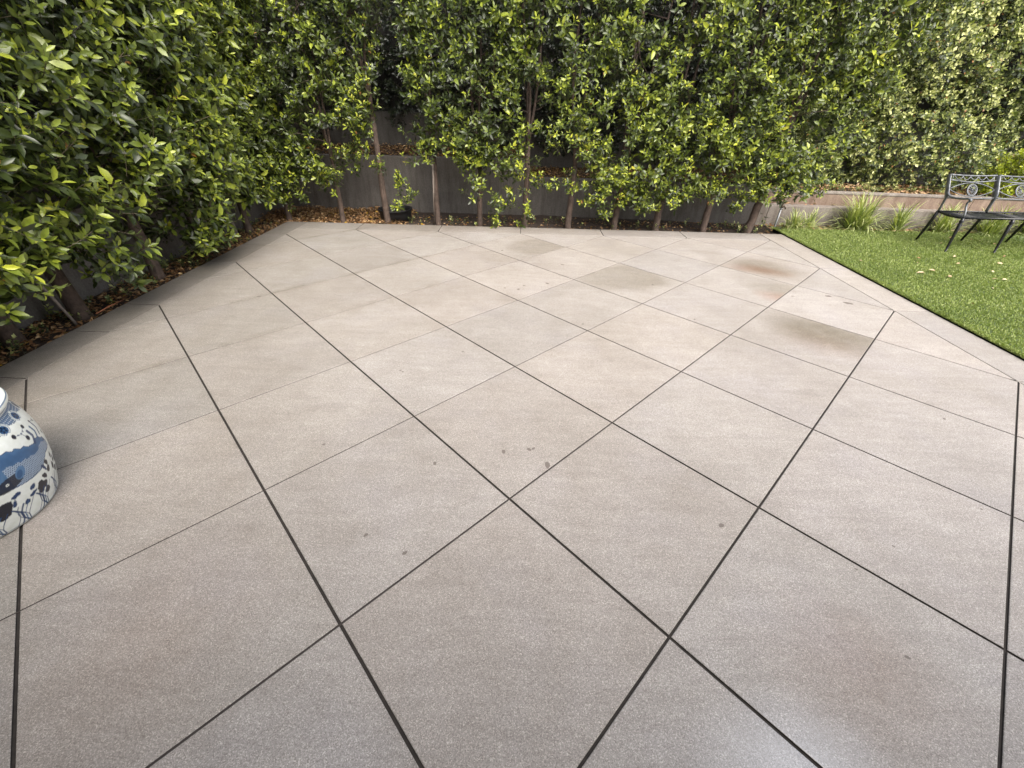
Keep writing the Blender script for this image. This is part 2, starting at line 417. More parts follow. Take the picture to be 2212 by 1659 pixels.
def blob(px, py, rx, ry, rot=0, soft=0.5, pw=1.0):
    c = at(px, py)
    dx, dy = X-c.x, Y-c.y; cr, sr = math.cos(R_(rot)), math.sin(R_(rot))
    u = (dx*cr+dy*sr)/rx; v = (-dx*sr+dy*cr)/ry
    d = np.sqrt(u*u+v*v)+0.10*noise2(X*3, Y*3, 11, 3, 1.5)
    return np.clip((1-d)/soft, 0, 1)**pw
def tile(px, py):
    c = at(px, py); i = c.x/(2*c45)+c.y/(2*c45)+GX; j = -c.x/(2*c45)+c.y/(2*c45)+GY
    return ((np.floor(gi) == math.floor(i)) & (np.floor(gj) == math.floor(j))).astype(np.float32)
def add(ch, a, k): stn[:, ch] = np.maximum(stn[:, ch], a*k)
add(0, blob(1160, 533, 0.46, 0.42, 0, 0.25)*tile(1150, 533), 0.62)
add(0, blob(1345, 597, 0.62, 0.52, 0, 0.35)*tile(1345, 592), 0.62)
add(0, blob(1290, 600, 0.3, 0.2, 0, 0.8)*tile(1290, 590), 0.4)
add(0, blob(1650, 577, 0.55, 0.40, 160, 0.6)*tile(1650, 580), 0.8)
add(1, blob(1640, 583, 0.45, 0.22, 160, 0.8)*tile(1650, 580), 0.75)
add(0, blob(1700, 628, 0.55, 0.36, 150, 0.7)*tile(1680, 625), 0.75)
add(1, blob(1685, 643, 0.28, 0.2, 150, 0.8)*tile(1680, 640), 0.7)
add(0, blob(1790, 722, 0.62, 0.46, 145, 0.7)*tile(1765, 725), 1.1)
add(1, blob(1790, 745, 0.5, 0.3, 150, 0.9)*tile(1765, 725), 0.25)
add(0, blob(1520, 545, 0.35, 0.2, 160, 0.8)*tile(1520, 545), 0.4)
add(0, blob(745, 518, 0.6, 0.22, 0, 0.7), 0.35)
add(0, blob(1000, 496, 1.2, 0.12, 0, 0.9), 0.3)
add(0, blob(1090, 690, 0.5, 0.3, 0, 0.9)*tile(1090, 690), 0.2)
add(0, blob(2060, 840, 0.45, 0.3, 0, 0.9), 0.25)
add(0, blob(430, 740, 0.3, 0.3, 0, 0.9), 0.25)
add(0, blob(1900, 1500, 0.3, 0.3, 0, 0.9), 0.22)
add(1, blob(1850, 1450, 0.4, 0.35, 0, 0.9), 0.3)
add(1, blob(300, 1400, 0.5, 0.6, 0, 0.9), 0.2)
# darker towards the left and far borders
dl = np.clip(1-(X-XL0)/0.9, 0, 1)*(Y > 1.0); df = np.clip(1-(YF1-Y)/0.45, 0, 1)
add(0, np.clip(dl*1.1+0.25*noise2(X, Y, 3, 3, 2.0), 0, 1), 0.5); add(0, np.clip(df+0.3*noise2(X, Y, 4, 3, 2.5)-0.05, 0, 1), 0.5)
jd = np.abs(gj-np.round(gj))*.88; jn = np.clip(1-jd/.07, 0, 1)*(np.round(gj) >= 3)*(np.round(gj) <= 6)*np.clip((-.3-X)/1.0, 0, 1)*np.clip(.6+.8*noise2(X*2, Y*2, 17, 3, 2.0), 0, 1)
add(0, jn, .75)
ca = at(1640, 1640); stn[:, 3] = np.clip(1-np.hypot((X-ca.x-.1)/0.42, (Y-ca.y+.03)/0.30)*1.3, 0, 1)*1.0
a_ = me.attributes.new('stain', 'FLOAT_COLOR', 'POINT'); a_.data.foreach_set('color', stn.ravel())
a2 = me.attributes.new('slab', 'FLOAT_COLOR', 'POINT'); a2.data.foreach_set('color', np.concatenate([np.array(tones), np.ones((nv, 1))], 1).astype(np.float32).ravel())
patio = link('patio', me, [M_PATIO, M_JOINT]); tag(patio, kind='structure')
# filler under the joints
MB().box(XL0+0.01, XR1-0.01, YN, YF1-0.01, -0.14, -0.022).build('joint_bed', M_JOINT, patio)
def strips(name, m, rows):
    b = MB()
    for k, (p, q, wd, z) in enumerate(rows):
        p = np.array(p, float); q = np.array(q, float); d = (q-p)/np.hypot(*(q-p)); n_ = np.array([-d[1], d[0]])*wd
        b.prism([p-n_, q-n_, q+n_, p+n_], -0.03, z-0.00015*k)
    return b.build(name, m, patio)
def jl(j, lim=None):      # joint j = const, from the left border or y = YN to the right / far border
    i0 = max(j-3.444, -j-5.3); i1 = min(10.0-j, j+8.0)
    return g2w(i0, j), g2w(i1, j)
def il(i):
    j0 = max(i-8.0, -i-5.3); j1 = min(10.0-i, i+3.444)
    return g2w(i, j0), g2w(i, j1)
strips('dark_joint', M_JOINT, [(*il(i), gapA(i)*.97, -.0075) for i in range(-1, 9)]+[(*jl(j), gapB(j)*.97, -.005) for j in (-3, -2, -1)])
strips('brown_joint', M_JOINT_MID, [(*jl(0), gapB(0)*.97, -.004), *[(*jl(j), gapB(j)*.97, -.0034) for j in range(1, 9)], ((XL1+.01, YF0), (XR0-.01, YF0), .003, -.003)])
strips('faded_joint', M_JOINT_PALE, [((XL1, YN), (XL1, YF1), .0031, -.0016)])
# small dark spots: old drips, thin films lying on the slab
def disc_mesh(name, c, rx, ry, rot, z, m, n=14):
    V = [(c.x, c.y, z)]
    for k in range(n):
        a = 2*math.pi*k/n; r = random.uniform(0.75, 1.15)
        x, y = rx*r*math.cos(a), ry*r*math.sin(a)
        V.append((c.x+x*math.cos(rot)-y*math.sin(rot), c.y+x*math.sin(rot)+y*math.cos(rot), z))
    return V, [(0, 1+k, 1+(k+1) % n) for k in range(n)]
M_SPOT, tt, bb = mat('dark_drip_stain'); bb.inputs['Base Color'].default_value = (0.15, 0.125, 0.11, 1); bb.inputs['Roughness'].default_value = 0.6
V, F = [], []
for px, py, r in [(790, 1156, .011), (874, 1195, .011), (939, 1001, .012), (1088, 976, .014), (1143, 971, .012), (1152, 969, .011), (1183, 1005, .02), (1558, 1135, .013),
                  (1120, 625, .020), (1132, 617, .016), (1090, 622, .015), (1182, 612, .02), (1790, 640, .028), (1832, 655, .036), (1712, 640, .014), (1410, 615, .014),
                  (700, 960, .008), (1260, 700, .012), (1930, 1180, .006), (1850, 1230, .006), (2120, 1100, .006), (1290, 780, .006), (560, 640, .02), (1000, 760, .01), (1500, 690, .012),
                  (865, 800, .008), (870, 803, .008), (1215, 572, .02), (1085, 541, .02), (2040, 905, .01), (1960, 1420, .008)]:
    c = at(px, py); v, f = disc_mesh('s', c, r*1.2, r*0.8, random.uniform(0, 3), 0.0006, None)
    F += [tuple(x+len(V) for x in q) for q in f]; V += v
me = bpy.data.meshes.new('drip_stains'); me.from_pydata(V, [], F); link('drip_stains', me, M_SPOT, patio)

# ------------------------------------------------------------------ retaining walls
def wall(name, pts, th, z0, z1, m, label, cat='wall', bevel=0.012, seams=()):
    """pts: front line left to right, thickness goes back"""
    p = [np.array(q, float) for q in pts]
    d = (p[-1]-p[0])/np.hypot(*(p[-1]-p[0])); n_ = np.array([-d[1], d[0]])*th
    mb = MB(); cuts = [0]+list(seams)+[1]
    for a, b_ in zip(cuts[:-1], cuts[1:]):
        q0 = p[0]+(p[-1]-p[0])*a+d*(0.004 if a > 0 else 0); q1 = p[0]+(p[-1]-p[0])*b_-d*(0.004 if b_ < 1 else 0)
        mb.prism([q0, q1, q1+n_, q0+n_], z0, z1, bevel)
    if len(cuts) > 2:
        mb.prism([p[0]+n_*0.15, p[-1]+n_*0.15, p[-1]+n_*0.85, p[0]+n_*0.85], z0, z1-0.02)
    o = mb.build(name, m); tag(o, label, cat); return o
wall('retaining_wall', [(-4.22, 7.765), (0.03, 7.765)], 0.16, -0.14, 0.835, M_WALL, 'tall grey concrete retaining wall behind the left half of the back trees', seams=(0.18, 0.42, 0.64, 0.78))
wall('retaining_wall', [(0.04, 7.755), (3.97, 7.475)], 0.16, -0.14, 0.565, M_WALL, 'lower grey concrete retaining wall section behind the right half of the back trees', seams=(0.32, 0.66))
wall('retaining_wall', [(3.98, 7.474), (11.5, 6.96)], 0.186, -0.14, 0.277, M_WALL3, 'low pale concrete wall behind the strap-leaved clumps and bench', seams=(0.022,))
rw = wall('retaining_wall', [(4.02, 7.66), (11.5, 7.15)], 0.14, 0.05, 0.452, M_WALL2, 'brown stained upper concrete kerb wall below the sunlit hedge', seams=(0.45,))
wall('retaining_wall', [(-4.27, -2.0), (-4.27, 7.76)][::-1], -0.16, -0.14, 0.62, M_WALL, 'grey concrete side wall behind the left row of trees', seams=(0.25, 0.55)) if False else None
mb = MB()
for y0, y1 in ((-2.0, 0.9), (0.908, 3.3), (3.308, 5.7), (5.708, 7.92)): mb.box(-4.43, -4.27, y0, y1, -0.14, 0.72, 0.01)
mb.box(-4.41, -4.29, -1.9, 7.9, -0.1, 0.70)
tag(mb.build('retaining_wall', M_WALL), 'grey concrete side wall behind the left row of trees', 'wall')
cm = MB(); cm.prism([(4.015, 7.652), (11.5, 7.142), (11.51, 7.285), (4.025, 7.805)], .454, .482, .006); cm.build('wall_cap', M_WALL3, rw)
# raised terraces and the tall walls behind them
sheet('terrace', -4.2, 0.03, 7.90, 8.34, 0.815, M_SOIL, 0.010, 0.06, slope=.30)
sheet('terrace', 0.04, 4.0, 7.90, 8.34, 0.535, M_SOIL, 0.008, 0.06, slope=.26, skew=-.071)
sheet('terrace', 4.0, 11.5, 7.79, 8.34, 0.43, M_SOIL, 0.008, 0.06, slope=.12, skew=-.068)
sheet('terrace', -5.0, -4.42, -2.0, 8.3, 0.68, M_SOIL, 0.010, 0.06)
M_DARK = mat_simple('gap_dark_fence', (0.022, 0.020, 0.018), .9, var=.4, sc_=6)  # upper wall colour darkened so the gaps between the leaves read black
bw = empty('boundary_wall', (3.3, 8.4, 0)); tag(bw, 'tall dark wall overgrown with ivy behind the back trees', 'wall')
MB().box(-5.2, 11.8, 8.33, 8.55, -0.1, 1.45, 0.01).build('wall_base', M_WALLD, bw); MB().box(-5.2, 11.8, 8.36, 8.52, 1.45, 3.9).build('fence_panel', M_DARK, bw)
bw = empty('boundary_wall', (-5.1, 3, 0)); tag(bw, 'tall dark wall behind the left row of trees', 'wall')
MB().box(-5.22, -5.0, -2.2, 8.32, -0.1, 1.3, 0.01).build('wall_base', M_WALLD, bw); MB().box(-5.2, -5.03, -2.2, 8.32, 1.3, 3.9).build('fence_panel', M_DARK, bw)

# ------------------------------------------------------------------ foliage machinery
def leaf_tpl(w=0.42, fold=0.10, droop=0.12):
    """unit leaf along +Y, normal +Z ; 8 verts 8 tris"""
    V = np.array([(0, 0, 0), (-w*0.40, .30, fold*.8), (0, .32, 0.02), (w*0.40, .30, fold*.8), (-w*0.44, .66, fold*.7-droop*.4), (0, .68, -droop*.45), (w*0.44, .66, fold*.7-droop*.4), (0, 1.0, -droop)], float)
    T = np.array([(0, 2, 1), (0, 3, 2), (1, 2, 5), (1, 5, 4), (2, 3, 6), (2, 6, 5), (4, 5, 7), (5, 6, 7)])
    return V, T
def leaf_small(w=0.6):
    V = np.array([(0, 0, 0), (-w*0.5, .45, .08), (0, .5, 0), (w*0.5, .45, .08), (0, 1.0, -.1)], float)
    T = np.array([(0, 2, 1), (0, 3, 2), (1, 2, 4), (2, 3, 4)])
    return V, T
def frame(dirv, up):
    """matrix columns: x=side, y=dir, z=normal"""
    d = dirv/np.linalg.norm(dirv, axis=-1, keepdims=True)
    x = np.cross(d, up); x /= np.linalg.norm(x, axis=-1, keepdims=True)+1e-9
    z = np.cross(x, d)
    return np.stack([x, d, z], -1)
def make_twig(seed, L=0.20, n=11, leaf=0.08, young=0.5, small=False, spread=1.0):
    """returns V, T, tone, matidx ; twig grows along +Z"""
    r = np.random.default_rng(seed)
    Vs, Ts, tn, mi = [], [], [], []; off = 0
    bend = r.uniform(-0.25, 0.25, 2)
    def stem(t): return np.array([bend[0]*L*t*t, bend[1]*L*t*t, L*t])
    rings = []
    for t in np.linspace(0, 1, 4):
        p = stem(t); rad = 0.0028*(1-0.6*t)
        for k in range(3):
            a = 2.094*k; Vs.append([p+np.array([math.cos(a), math.sin(a), 0])*rad])
    for s_ in range(3):
        for k in range(3):
            a, b_, c, d = s_*3+k, s_*3+(k+1) % 3, s_*3+3+(k+1) % 3, s_*3+3+k
            Ts += [[(a, b_, c), (a, c, d)]]; mi += [1, 1]
    Vs = [np.concatenate(Vs)]; Ts = [np.concatenate([np.array(x) for x in Ts])]; tn = [np.zeros(12)]; off = 12
    ang = r.uniform(0, 6.28)
    for k in range(n):
        t = 0.12+0.88*(k/(n-1))**0.75
        ang += 2.4+r.uniform(-.4, .4)
        el = (1-t)*0.15+t*0.95+r.uniform(-.25, .25)-0.25*spread*(r.random() < .5)
        d = np.array([math.cos(ang)*math.cos(el), math.sin(ang)*math.cos(el), math.sin(el)])
        up = np.array([0, 0, 1.0])+d*0.0+r.uniform(-.35, .35, 3)
        Fm = frame(d[None], up[None])[0]
        tpl, tt_ = leaf_small(0.62) if small else leaf_tpl(r.uniform(.32, .52), r.uniform(.02, .16), r.uniform(-.06, .34))
        sz = leaf*r.uniform(.62, 1.2)*(0.72 if t > .9 else 1.0)
        V = (tpl*sz)@Fm.T+stem(t)+d*0.008
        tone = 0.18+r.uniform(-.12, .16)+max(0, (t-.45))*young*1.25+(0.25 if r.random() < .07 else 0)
        if r.random() < 0.006: tone = 1.0
        Vs.append(V); Ts.append(tt_+off); tn.append(np.full(len(V), min(tone, .93) if tone < 1 else 1.0)); mi += [0]*len(tt_); off += len(V)
    return np.concatenate(Vs), np.concatenate(Ts), np.concatenate(tn), np.array(mi)
TW = [make_twig(100+k, L=random.uniform(.13, .24), n=random.choice((9, 11, 13)), leaf=random.uniform(.072, .088), young=(0.1, 0.35, 0.55, 0.25)[k % 4]) for k in range(16)]
TW_Y = [make_twig(200+k, L=random.uniform(.12, .2), n=random.choice((8, 10, 12)), leaf=.080, young=0.85) for k in range(8)]
HW = [make_twig(300+k, L=random.uniform(.09, .16), n=12, leaf=random.uniform(.040, .052), young=(0.5, 1.0)[k % 2], small=True) for k in range(10)]
def scatter(P, D, protos, scale, tone_shift=None, roll=None, seed=0):
    """merge copies of twig protos at points P growing along D"""
    r = np.random.default_rng(seed); n = len(P)
    D = D/np.linalg.norm(D, axis=1, keepdims=True)
    which = r.integers(0, len(protos), n)
    a = r.uniform(0, 6.28, n)
    ref = np.where(np.abs(D[:, 2:3]) < .9, np.array([[0, 0, 1.0]]), np.array([[1.0, 0, 0]]))
    x = np.cross(D, ref); x /= np.linalg.norm(x, axis=1, keepdims=True); y = np.cross(D, x)
    X_ = x*np.cos(a)[:, None]+y*np.sin(a)[:, None]; Y_ = np.cross(D, X_)
    M = np.stack([X_, Y_, D], -1)*np.broadcast_to(np.asarray(scale, float), (n,))[:, None, None]
    sh = np.zeros(n) if tone_shift is None else tone_shift
    Vs, Ts, tn, mi = [], [], [], []; off = 0
    for k, (V, T, t_, m_) in enumerate(protos):
        idx = np.nonzero(which == k)[0]
        if not len(idx): continue
        W = np.einsum('nij,vj->nvi', M[idx], V)+P[idx][:, None, :]
        Vs.append(W.reshape(-1, 3))
        Ts.append((T[None]+(np.arange(len(idx))*len(V))[:, None, None]+off).reshape(-1, 3))
        tt_ = np.where(t_[None] >= 1.0, 1.0, np.clip(t_[None]+sh[idx][:, None], 0, .93)); tn.append(tt_.ravel())
        mi.append(np.tile(m_, len(idx))); off += len(idx)*len(V)
    return np.concatenate(Vs), np.concatenate(Ts), np.concatenate(tn), np.concatenate(mi)
def foliage(name, parts, m, parent=None):
    off = 0; V, T, tn, mi = [], [], [], []
    for a, b_, c, d in parts:
        V.append(a); T.append(b_+off); tn.append(c); mi.append(d); off += len(a)
    me = np_mesh(name, np.concatenate(V), np.concatenate(T), {'tone': np.concatenate(tn)}, np.concatenate(mi))
    return link(name, me, [m, M_TWIG], parent)

# ------------------------------------------------------------------ trees
def limb(p0, p1, r0, r1, n=7, sway=0.04, sides=8, mb=None):
    p0, p1 = Vector(p0), Vector(p1); pts = []; rad = []
    ph = random.uniform(0, 6); ph2 = random.uniform(0, 6)
    for k in range(n+1):
        t = k/n; q = p0.lerp(p1, t)
        e = math.sin(t*math.pi)
        q += Vector((math.sin(t*5+ph)-math.sin(ph)*(1-t), math.sin(t*4+ph2)-math.sin(ph2)*(1-t), 0))*sway*min(1, t*3)
        pts.append(q); rad.append(r0+(r1-r0)*t**0.8)
    mb.tube(pts, rad, sides, wob=0.10)
    return pts
def trunk_mesh(x, y, r, lean, fork, H, stems, bx=0.35, by=0.3, root=None):
    """trunk with forks and long upright limbs"""
    mb = MB()
    base = Vector((x, y, -0.06)); fk = Vector((x+lean[0], y+lean[1], fork))
    pts = [base, base+Vector((0, 0, .05)), base.lerp(fk, .35)+Vector((random.uniform(-.01, .01), 0, 0)), base.lerp(fk, .7)+Vector((random.uniform(-.012, .012), 0, 0)), fk]
    mb.tube(pts, [r*1.35, r*1.12, r, r*.93, r*.88], 12, wob=0.07)
    ends = []
    for k in range(stems):
        a = 2*math.pi*k/stems+random.uniform(-.5, .5)
        top = fk+Vector((math.cos(a)*bx*random.uniform(.4, 1), math.sin(a)*by*random.uniform(.4, 1), (H-fork)*random.uniform(.75, 1)))
        pl = limb(fk-Vector((0, 0, .03)), top, r*.62, 0.007, 9, 0.05, 7, mb)
        ends.append(pl)
        for q in range(7):
            i = random.randint(1, 8); p = pl[i]
            d = Vector((random.uniform(-1, 1), random.uniform(-1, 1), random.uniform(0.1, .9))).normalized()*random.uniform(.25, .5)
            limb(p, p+d, 0.009, 0.003, 4, 0.03, 5, mb)
    return mb
def tree(x, y, r, lean, fork, H, stems, label, crown_parts, group, bx=.35, by=.3, stake=None):
    root = empty('ficus_tree', (x, y, -0.04)); tag(root, label, 'tree', group)
    trunk_mesh(x, y, r, lean, fork, H, stems, bx, by).build('trunk', M_BARK, root, smooth=True)
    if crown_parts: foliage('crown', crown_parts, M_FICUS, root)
    return root

# --- far row --------------------------------------------------------------
far_x = [-3.77, -2.90, -2.17, -1.354, -0.68, 0.036, 0.731, 1.464, 2.13, 2.884, 3.578]
# lower outline of the dense leaves: (x, z)
OUT = [(-4.6, .15), (-3.9, .30), (-3.6, .45), (-3.35, .48), (-3.05, .42), (-2.85, .58), (-2.6, 1.05), (-2.35, 1.25), (-2.0, 1.3), (-1.75, 1.25), (-1.5, 1.05), (-1.30, .85), (-1.05, .80),
       (-.8, .72), (-.55, .72), (-.3, .55), (-.05, 1.0), (.1, 1.15), (.3, 1.25), (.55, 1.20), (.8, 1.0), (1.0, .70), (1.15, .42), (1.5, .40), (1.8, .22), (2.0, .30), (2.4, .36), (2.7, .33), (3.0, .50), (3.3, .65), (3.6, .52), (4.0, .42), (4.3, .62), (5.6, 1.6)]
ox, oz = [p[0] for p in OUT], [p[1] for p in OUT]
HOLES = []
def hole(px, py, rx, rz, Y=6.9):
    c = atY(px, py, Y); HOLES.append((c.x, c.z, rx, rz))
hole(845, 60, .17, .28); hole(850, 150, .19, .42); hole(835, 235, .24, .25); hole(880, 250, .22, .18); hole(735, 320, .30, .22)
hole(1195, 140, .10, .3); hole(1155, 230, .16, .2); hole(1190, 270, .20, .16); hole(1265, 60, .09, .22); hole(1300, 185, .13, .12); hole(1185, 320, .18, .12)
hole(1490, 30, .12, .16); hole(1480, 175, .13, .10); hole(1410, 190, .10, .10); hole(1375, 240, .12, .08); hole(1080, 260, .12, .12); hole(1330, 300, .10, .12)
hole(700, 240, .15, .14); hole(660, 180, .1, .12)
def far_density(X, Z):
    lowz = np.interp(X, ox, oz)+0.10*noise2(X*2.2, X*0+1, 21, 3, 2.0)
    d = np.clip((Z-lowz)/0.12, 0, 1)
    rim = 4.15+0.36*(Z-.5)+0.10*noise2(Z*2, Z*0, 22, 3, 2.5)
    d *= (X < rim)
    for hx, hz, rx, rz in HOLES:
        q = ((X-hx)/rx)**2+((Z-hz)/rz)**2
        d *= np.clip((q-1.0)/0.6, 0.01, 1)
    cl = noise2(X*1.6, Z*1.6, 23, 3, 2.2)
    return d*np.clip(0.66+0.75*cl, 0.08, 1)
Nf = 15000
PX = rng.uniform(-4.3, 5.6, Nf); PZ = rng.uniform(0.1, 3.6, Nf)
keep = rng.random(Nf) < far_density(PX, PZ); PX, PZ = PX[keep], PZ[keep]
n = len(PX)
half = 0.40+0.13*noise2(PX*1.5, PZ*1.5, 24, 3, 1.8)-0.16*np.clip(1-(PZ-np.interp(PX, ox, oz))/.5, 0, 1)
u = rng.uniform(-1, 1, n); u = np.where(rng.random(n) < .55, -np.abs(u)**.35, u)
PY = 7.0+u*half
D = np.stack([rng.normal(0, .45, n)+np.clip((PX-4.0), 0, 2)*.6, u*.95+rng.normal(0, .3, n), .55+rng.normal(0, .35, n)], 1)
P = np.stack([PX, PY, PZ], 1)
own = np.argmin(np.abs(PX[:, None]-np.array(far_x)[None])+0.12*rng.normal(0, 1, (n, 11)), 1)
# sprays hanging on the bare trunks: photo x, y, count, spread
SPRAYS = [(822, 370, 5, .07), (865, 390, 6, .08), (884, 352, 3, .06), (880, 425, 6, .07), (862, 448, 4, .05), (775, 290, 12, .14), (760, 250, 10, .14), (795, 262, 7, .10), (800, 100, 7, .14), (790, 190, 8, .12), (720, 400, 7, .10), (700, 375, 8, .12), (745, 345, 10, .12), (770, 330, 8, .1),
          (1030, 412, 7, .09), (1043, 400, 4, .08), (1075, 440, 5, .06), (1070, 475, 5, .06), (1110, 430, 6, .08), (1140, 455, 3, .05), (1150, 395, 8, .09), (1195, 408, 5, .07), (1175, 300, 8, .12), (1220, 290, 9, .12), (1245, 330, 6, .1), (1285, 435, 6, .07), (1300, 470, 5, .07),
          (1375, 420, 12, .12), (1395, 450, 8, .07), (1425, 425, 8, .1), (1490, 425, 5, .07), (1530, 420, 6, .08), (1595, 440, 7, .07), (1580, 455, 3, .05), (1650, 400, 14, .15), (1640, 430, 8, .10), (1690, 410, 10, .12), (1330, 380, 6, .1), (925, 340, 6, .07), (930, 312, 6, .08), (990, 340, 5, .08), (625, 440, 4, .05), (1130, 475, 3, .05), (905, 30, 5, .1), (905, 110, 4, .08), (925, 145, 3, .06), (890, 60, 5, .08)]
sp, so, sdv = [], [], []
for px, py, cnt, sr in SPRAYS+[(700, 400, 8, .1), (600, 400, 12, .13), (640, 420, 6, .1), (655, 380, 10, .12), (1000, 360, 7, .1), (1100, 380, 7, .1), (1240, 400, 8, .1), (1270, 420, 8, .1), (1350, 430, 8, .1), (1450, 440, 8, .09), (1545, 430, 8, .1), (1620, 420, 8, .1), (1760, 410, 8, .1), (1130, 350, 8, .12), (960, 300, 8, .12)]:
    cnt = int(cnt*1.5)
    c = atY(px, py, random.uniform(6.55, 6.85))
    for _ in range(cnt):
        q = np.array([c.x+random.gauss(0, sr*.75), c.y+random.gauss(0, sr*.7), max(.04, c.z+random.gauss(0, sr*.8))])
        sp.append(q); so.append(int(np.argmin(np.abs(q[0]-np.array(far_x))))); sdv.append([random.gauss(0, .5), -.6+random.gauss(0, .3), .55+random.gauss(0, .35)])
sp = np.array(sp); so = np.array(so); sdv = np.array(sdv)
labels = ['slim ficus tree rooted at the back left corner of the patio',
 'ficus tree with twin thin trunks in thick dry leaves, right of the corner tree',
 'ficus tree with a long bare leaning trunk in front of the black tub',
 'ficus tree with a pale stake against its trunk, right of the black tub',
 'ficus tree with a leafy tuft low on its trunk, left of the wall step',
 'ficus tree standing exactly at the step in the grey wall, weedy shoots at its foot',
 'ficus tree with reddish trunk forking into a V, right of the wall step',
 'ficus tree with short leaning trunk, second to the right of the wall step',
 'ficus tree with yellow-green sprays hanging low, third tree from the lawn',
 'ficus tree with mottled trunk before bare wall, second tree from the lawn',
 'ficus tree nearest the lawn, dark trunk beside the garden tap and crown spreading over it']
far_spec = [(.040, (-.02, .05), .9, 3), (.036, (.0, .06), .8, 3), (.046, (-.02, .05), 1.45, 3), (.040, (.0, .06), 1.0, 3), (.040, (.02, .05), .8, 3), (.040, (.01, .05), 1.1, 3), (.045, (.03, .06), .85, 3), (.045, (.03, .05), .7, 3), (.052, (.04, .05), .8, 3), (.048, (.03, .06), .75, 3), (.062, (.12, .06), .55, 4)]
yb = noise2(PX*1.3, PZ*1.3, 31, 3, 1.6)
for k, x in enumerate(far_x):
    ii = own == k
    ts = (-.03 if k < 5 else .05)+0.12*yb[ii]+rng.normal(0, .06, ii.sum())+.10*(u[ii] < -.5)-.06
    yel = (rng.random(ii.sum()) < (0.04+0.025*max(0, k-5))+.35*np.clip(noise2(PX[ii]*2, PZ[ii]*2, 33, 3, 3.0)-.25, 0, 1)) & (u[ii] < -.3)
    parts = []
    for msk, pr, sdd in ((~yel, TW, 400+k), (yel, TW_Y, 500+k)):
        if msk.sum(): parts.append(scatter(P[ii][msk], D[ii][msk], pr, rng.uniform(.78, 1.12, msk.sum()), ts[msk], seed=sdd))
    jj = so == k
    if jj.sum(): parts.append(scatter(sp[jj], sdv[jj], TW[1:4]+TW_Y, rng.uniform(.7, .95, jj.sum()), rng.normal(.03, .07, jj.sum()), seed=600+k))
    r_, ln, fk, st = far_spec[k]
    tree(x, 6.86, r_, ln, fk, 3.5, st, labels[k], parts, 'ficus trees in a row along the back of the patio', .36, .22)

# --- left row ---------------------------------------------------------------
lt = [(-3.98, 0.9, .06), (-4.0, 1.9, .06), (-4.06, 2.78, .06), (-3.93, 3.26, .062), (-3.95, 4.22, .055), (-4.06, 5.15, .04), (-4.02, 6.12, .045)]
left_y = np.array([t[1] for t in lt])
llabels = ['leafy ficus tree at the near left edge, its big leaves closest to the viewer',
 'ficus tree on the left behind the blue and white pot',
 'ficus tree with trunk leaning in from the left edge of the photo',
 'ficus tree with the stout dark trunk beside the orange stick',
 'ficus tree with a leaning brown trunk before bare wall in the left row',
 'ficus tree in the left row with yellow-green shoots reaching furthest over the patio',
 'ficus tree with a grey twin trunk at the far end of the left row']
LOUT = [(-1, .25), (1.5, .25), (2.2, .28), (2.6, .40), (2.8, .62), (3.1, .60), (3.25, .22), (3.45, .16), (3.55, .40), (3.7, .85), (4.1, .95), (4.25, .60), (4.4, .20), (4.75, .12), (5.0, .25), (5.2, .55), (5.6, .62), (6.0, .28), (6.4, .40), (7.2, .45)]
ly, lz = [p[0] for p in LOUT], [p[1] for p in LOUT]
Nl = 13200
QY = rng.uniform(0.2, 7.0, Nl); QZ = rng.uniform(0.1, 3.7, Nl)
dl_ = np.clip((QZ-np.interp(QY, ly, lz)-0.06*noise2(QY*2, QY*0, 41, 3, 2.0))/.10, 0, 1)*np.clip(.66+.75*noise2(QY*1.5, QZ*1.5, 42, 3, 2.2), .10, 1)
for hy, hz, ry, rz in ((2.15, 1.75, .30, .20), (2.45, 1.15, .22, .20), (4.15, .62, .20, .25), (3.1, 1.45, .16, .16), (3.55, .85, .14, .18), (5.3, 1.5, .2, .3), (2.9, .9, .15, .15)):
    dl_ *= np.clip((((QY-hy)/ry)**2+((QZ-hz)/rz)**2-.7)/.5, .05, 1)
kp = rng.random(Nl) < dl_; QY, QZ = QY[kp], QZ[kp]; n = len(QY)
front = np.interp(QY, [0, 2, 3.2, 4.2, 5.0, 5.4, 5.8, 7.0], [.78, .80, .78, .80, .74, .50, .36, .34])
hz_ = np.clip((QZ-.3)/.8, 0, 1)
half = (front*(.72+.28*hz_))+.10*noise2(QY*1.6, QZ*1.6, 43, 3, 2.0)
v = rng.uniform(-1, 1, n); v = np.where(rng.random(n) < .62, np.abs(v)**.30, v)
QX = -4.02+np.where(v > 0, v*half, v*.42)
QP = np.stack([QX, QY, QZ], 1)
QD = np.stack([v*.95+rng.normal(0, .3, n), -.15+rng.normal(0, .45, n), .5+rng.normal(0, .35, n)], 1)
qown = np.argmin(np.abs(QY[:, None]-left_y[None])+.12*rng.normal(0, 1, (n, len(lt))), 1)
yb = noise2(QY*1.3, QZ*1.3, 44, 3, 1.6)
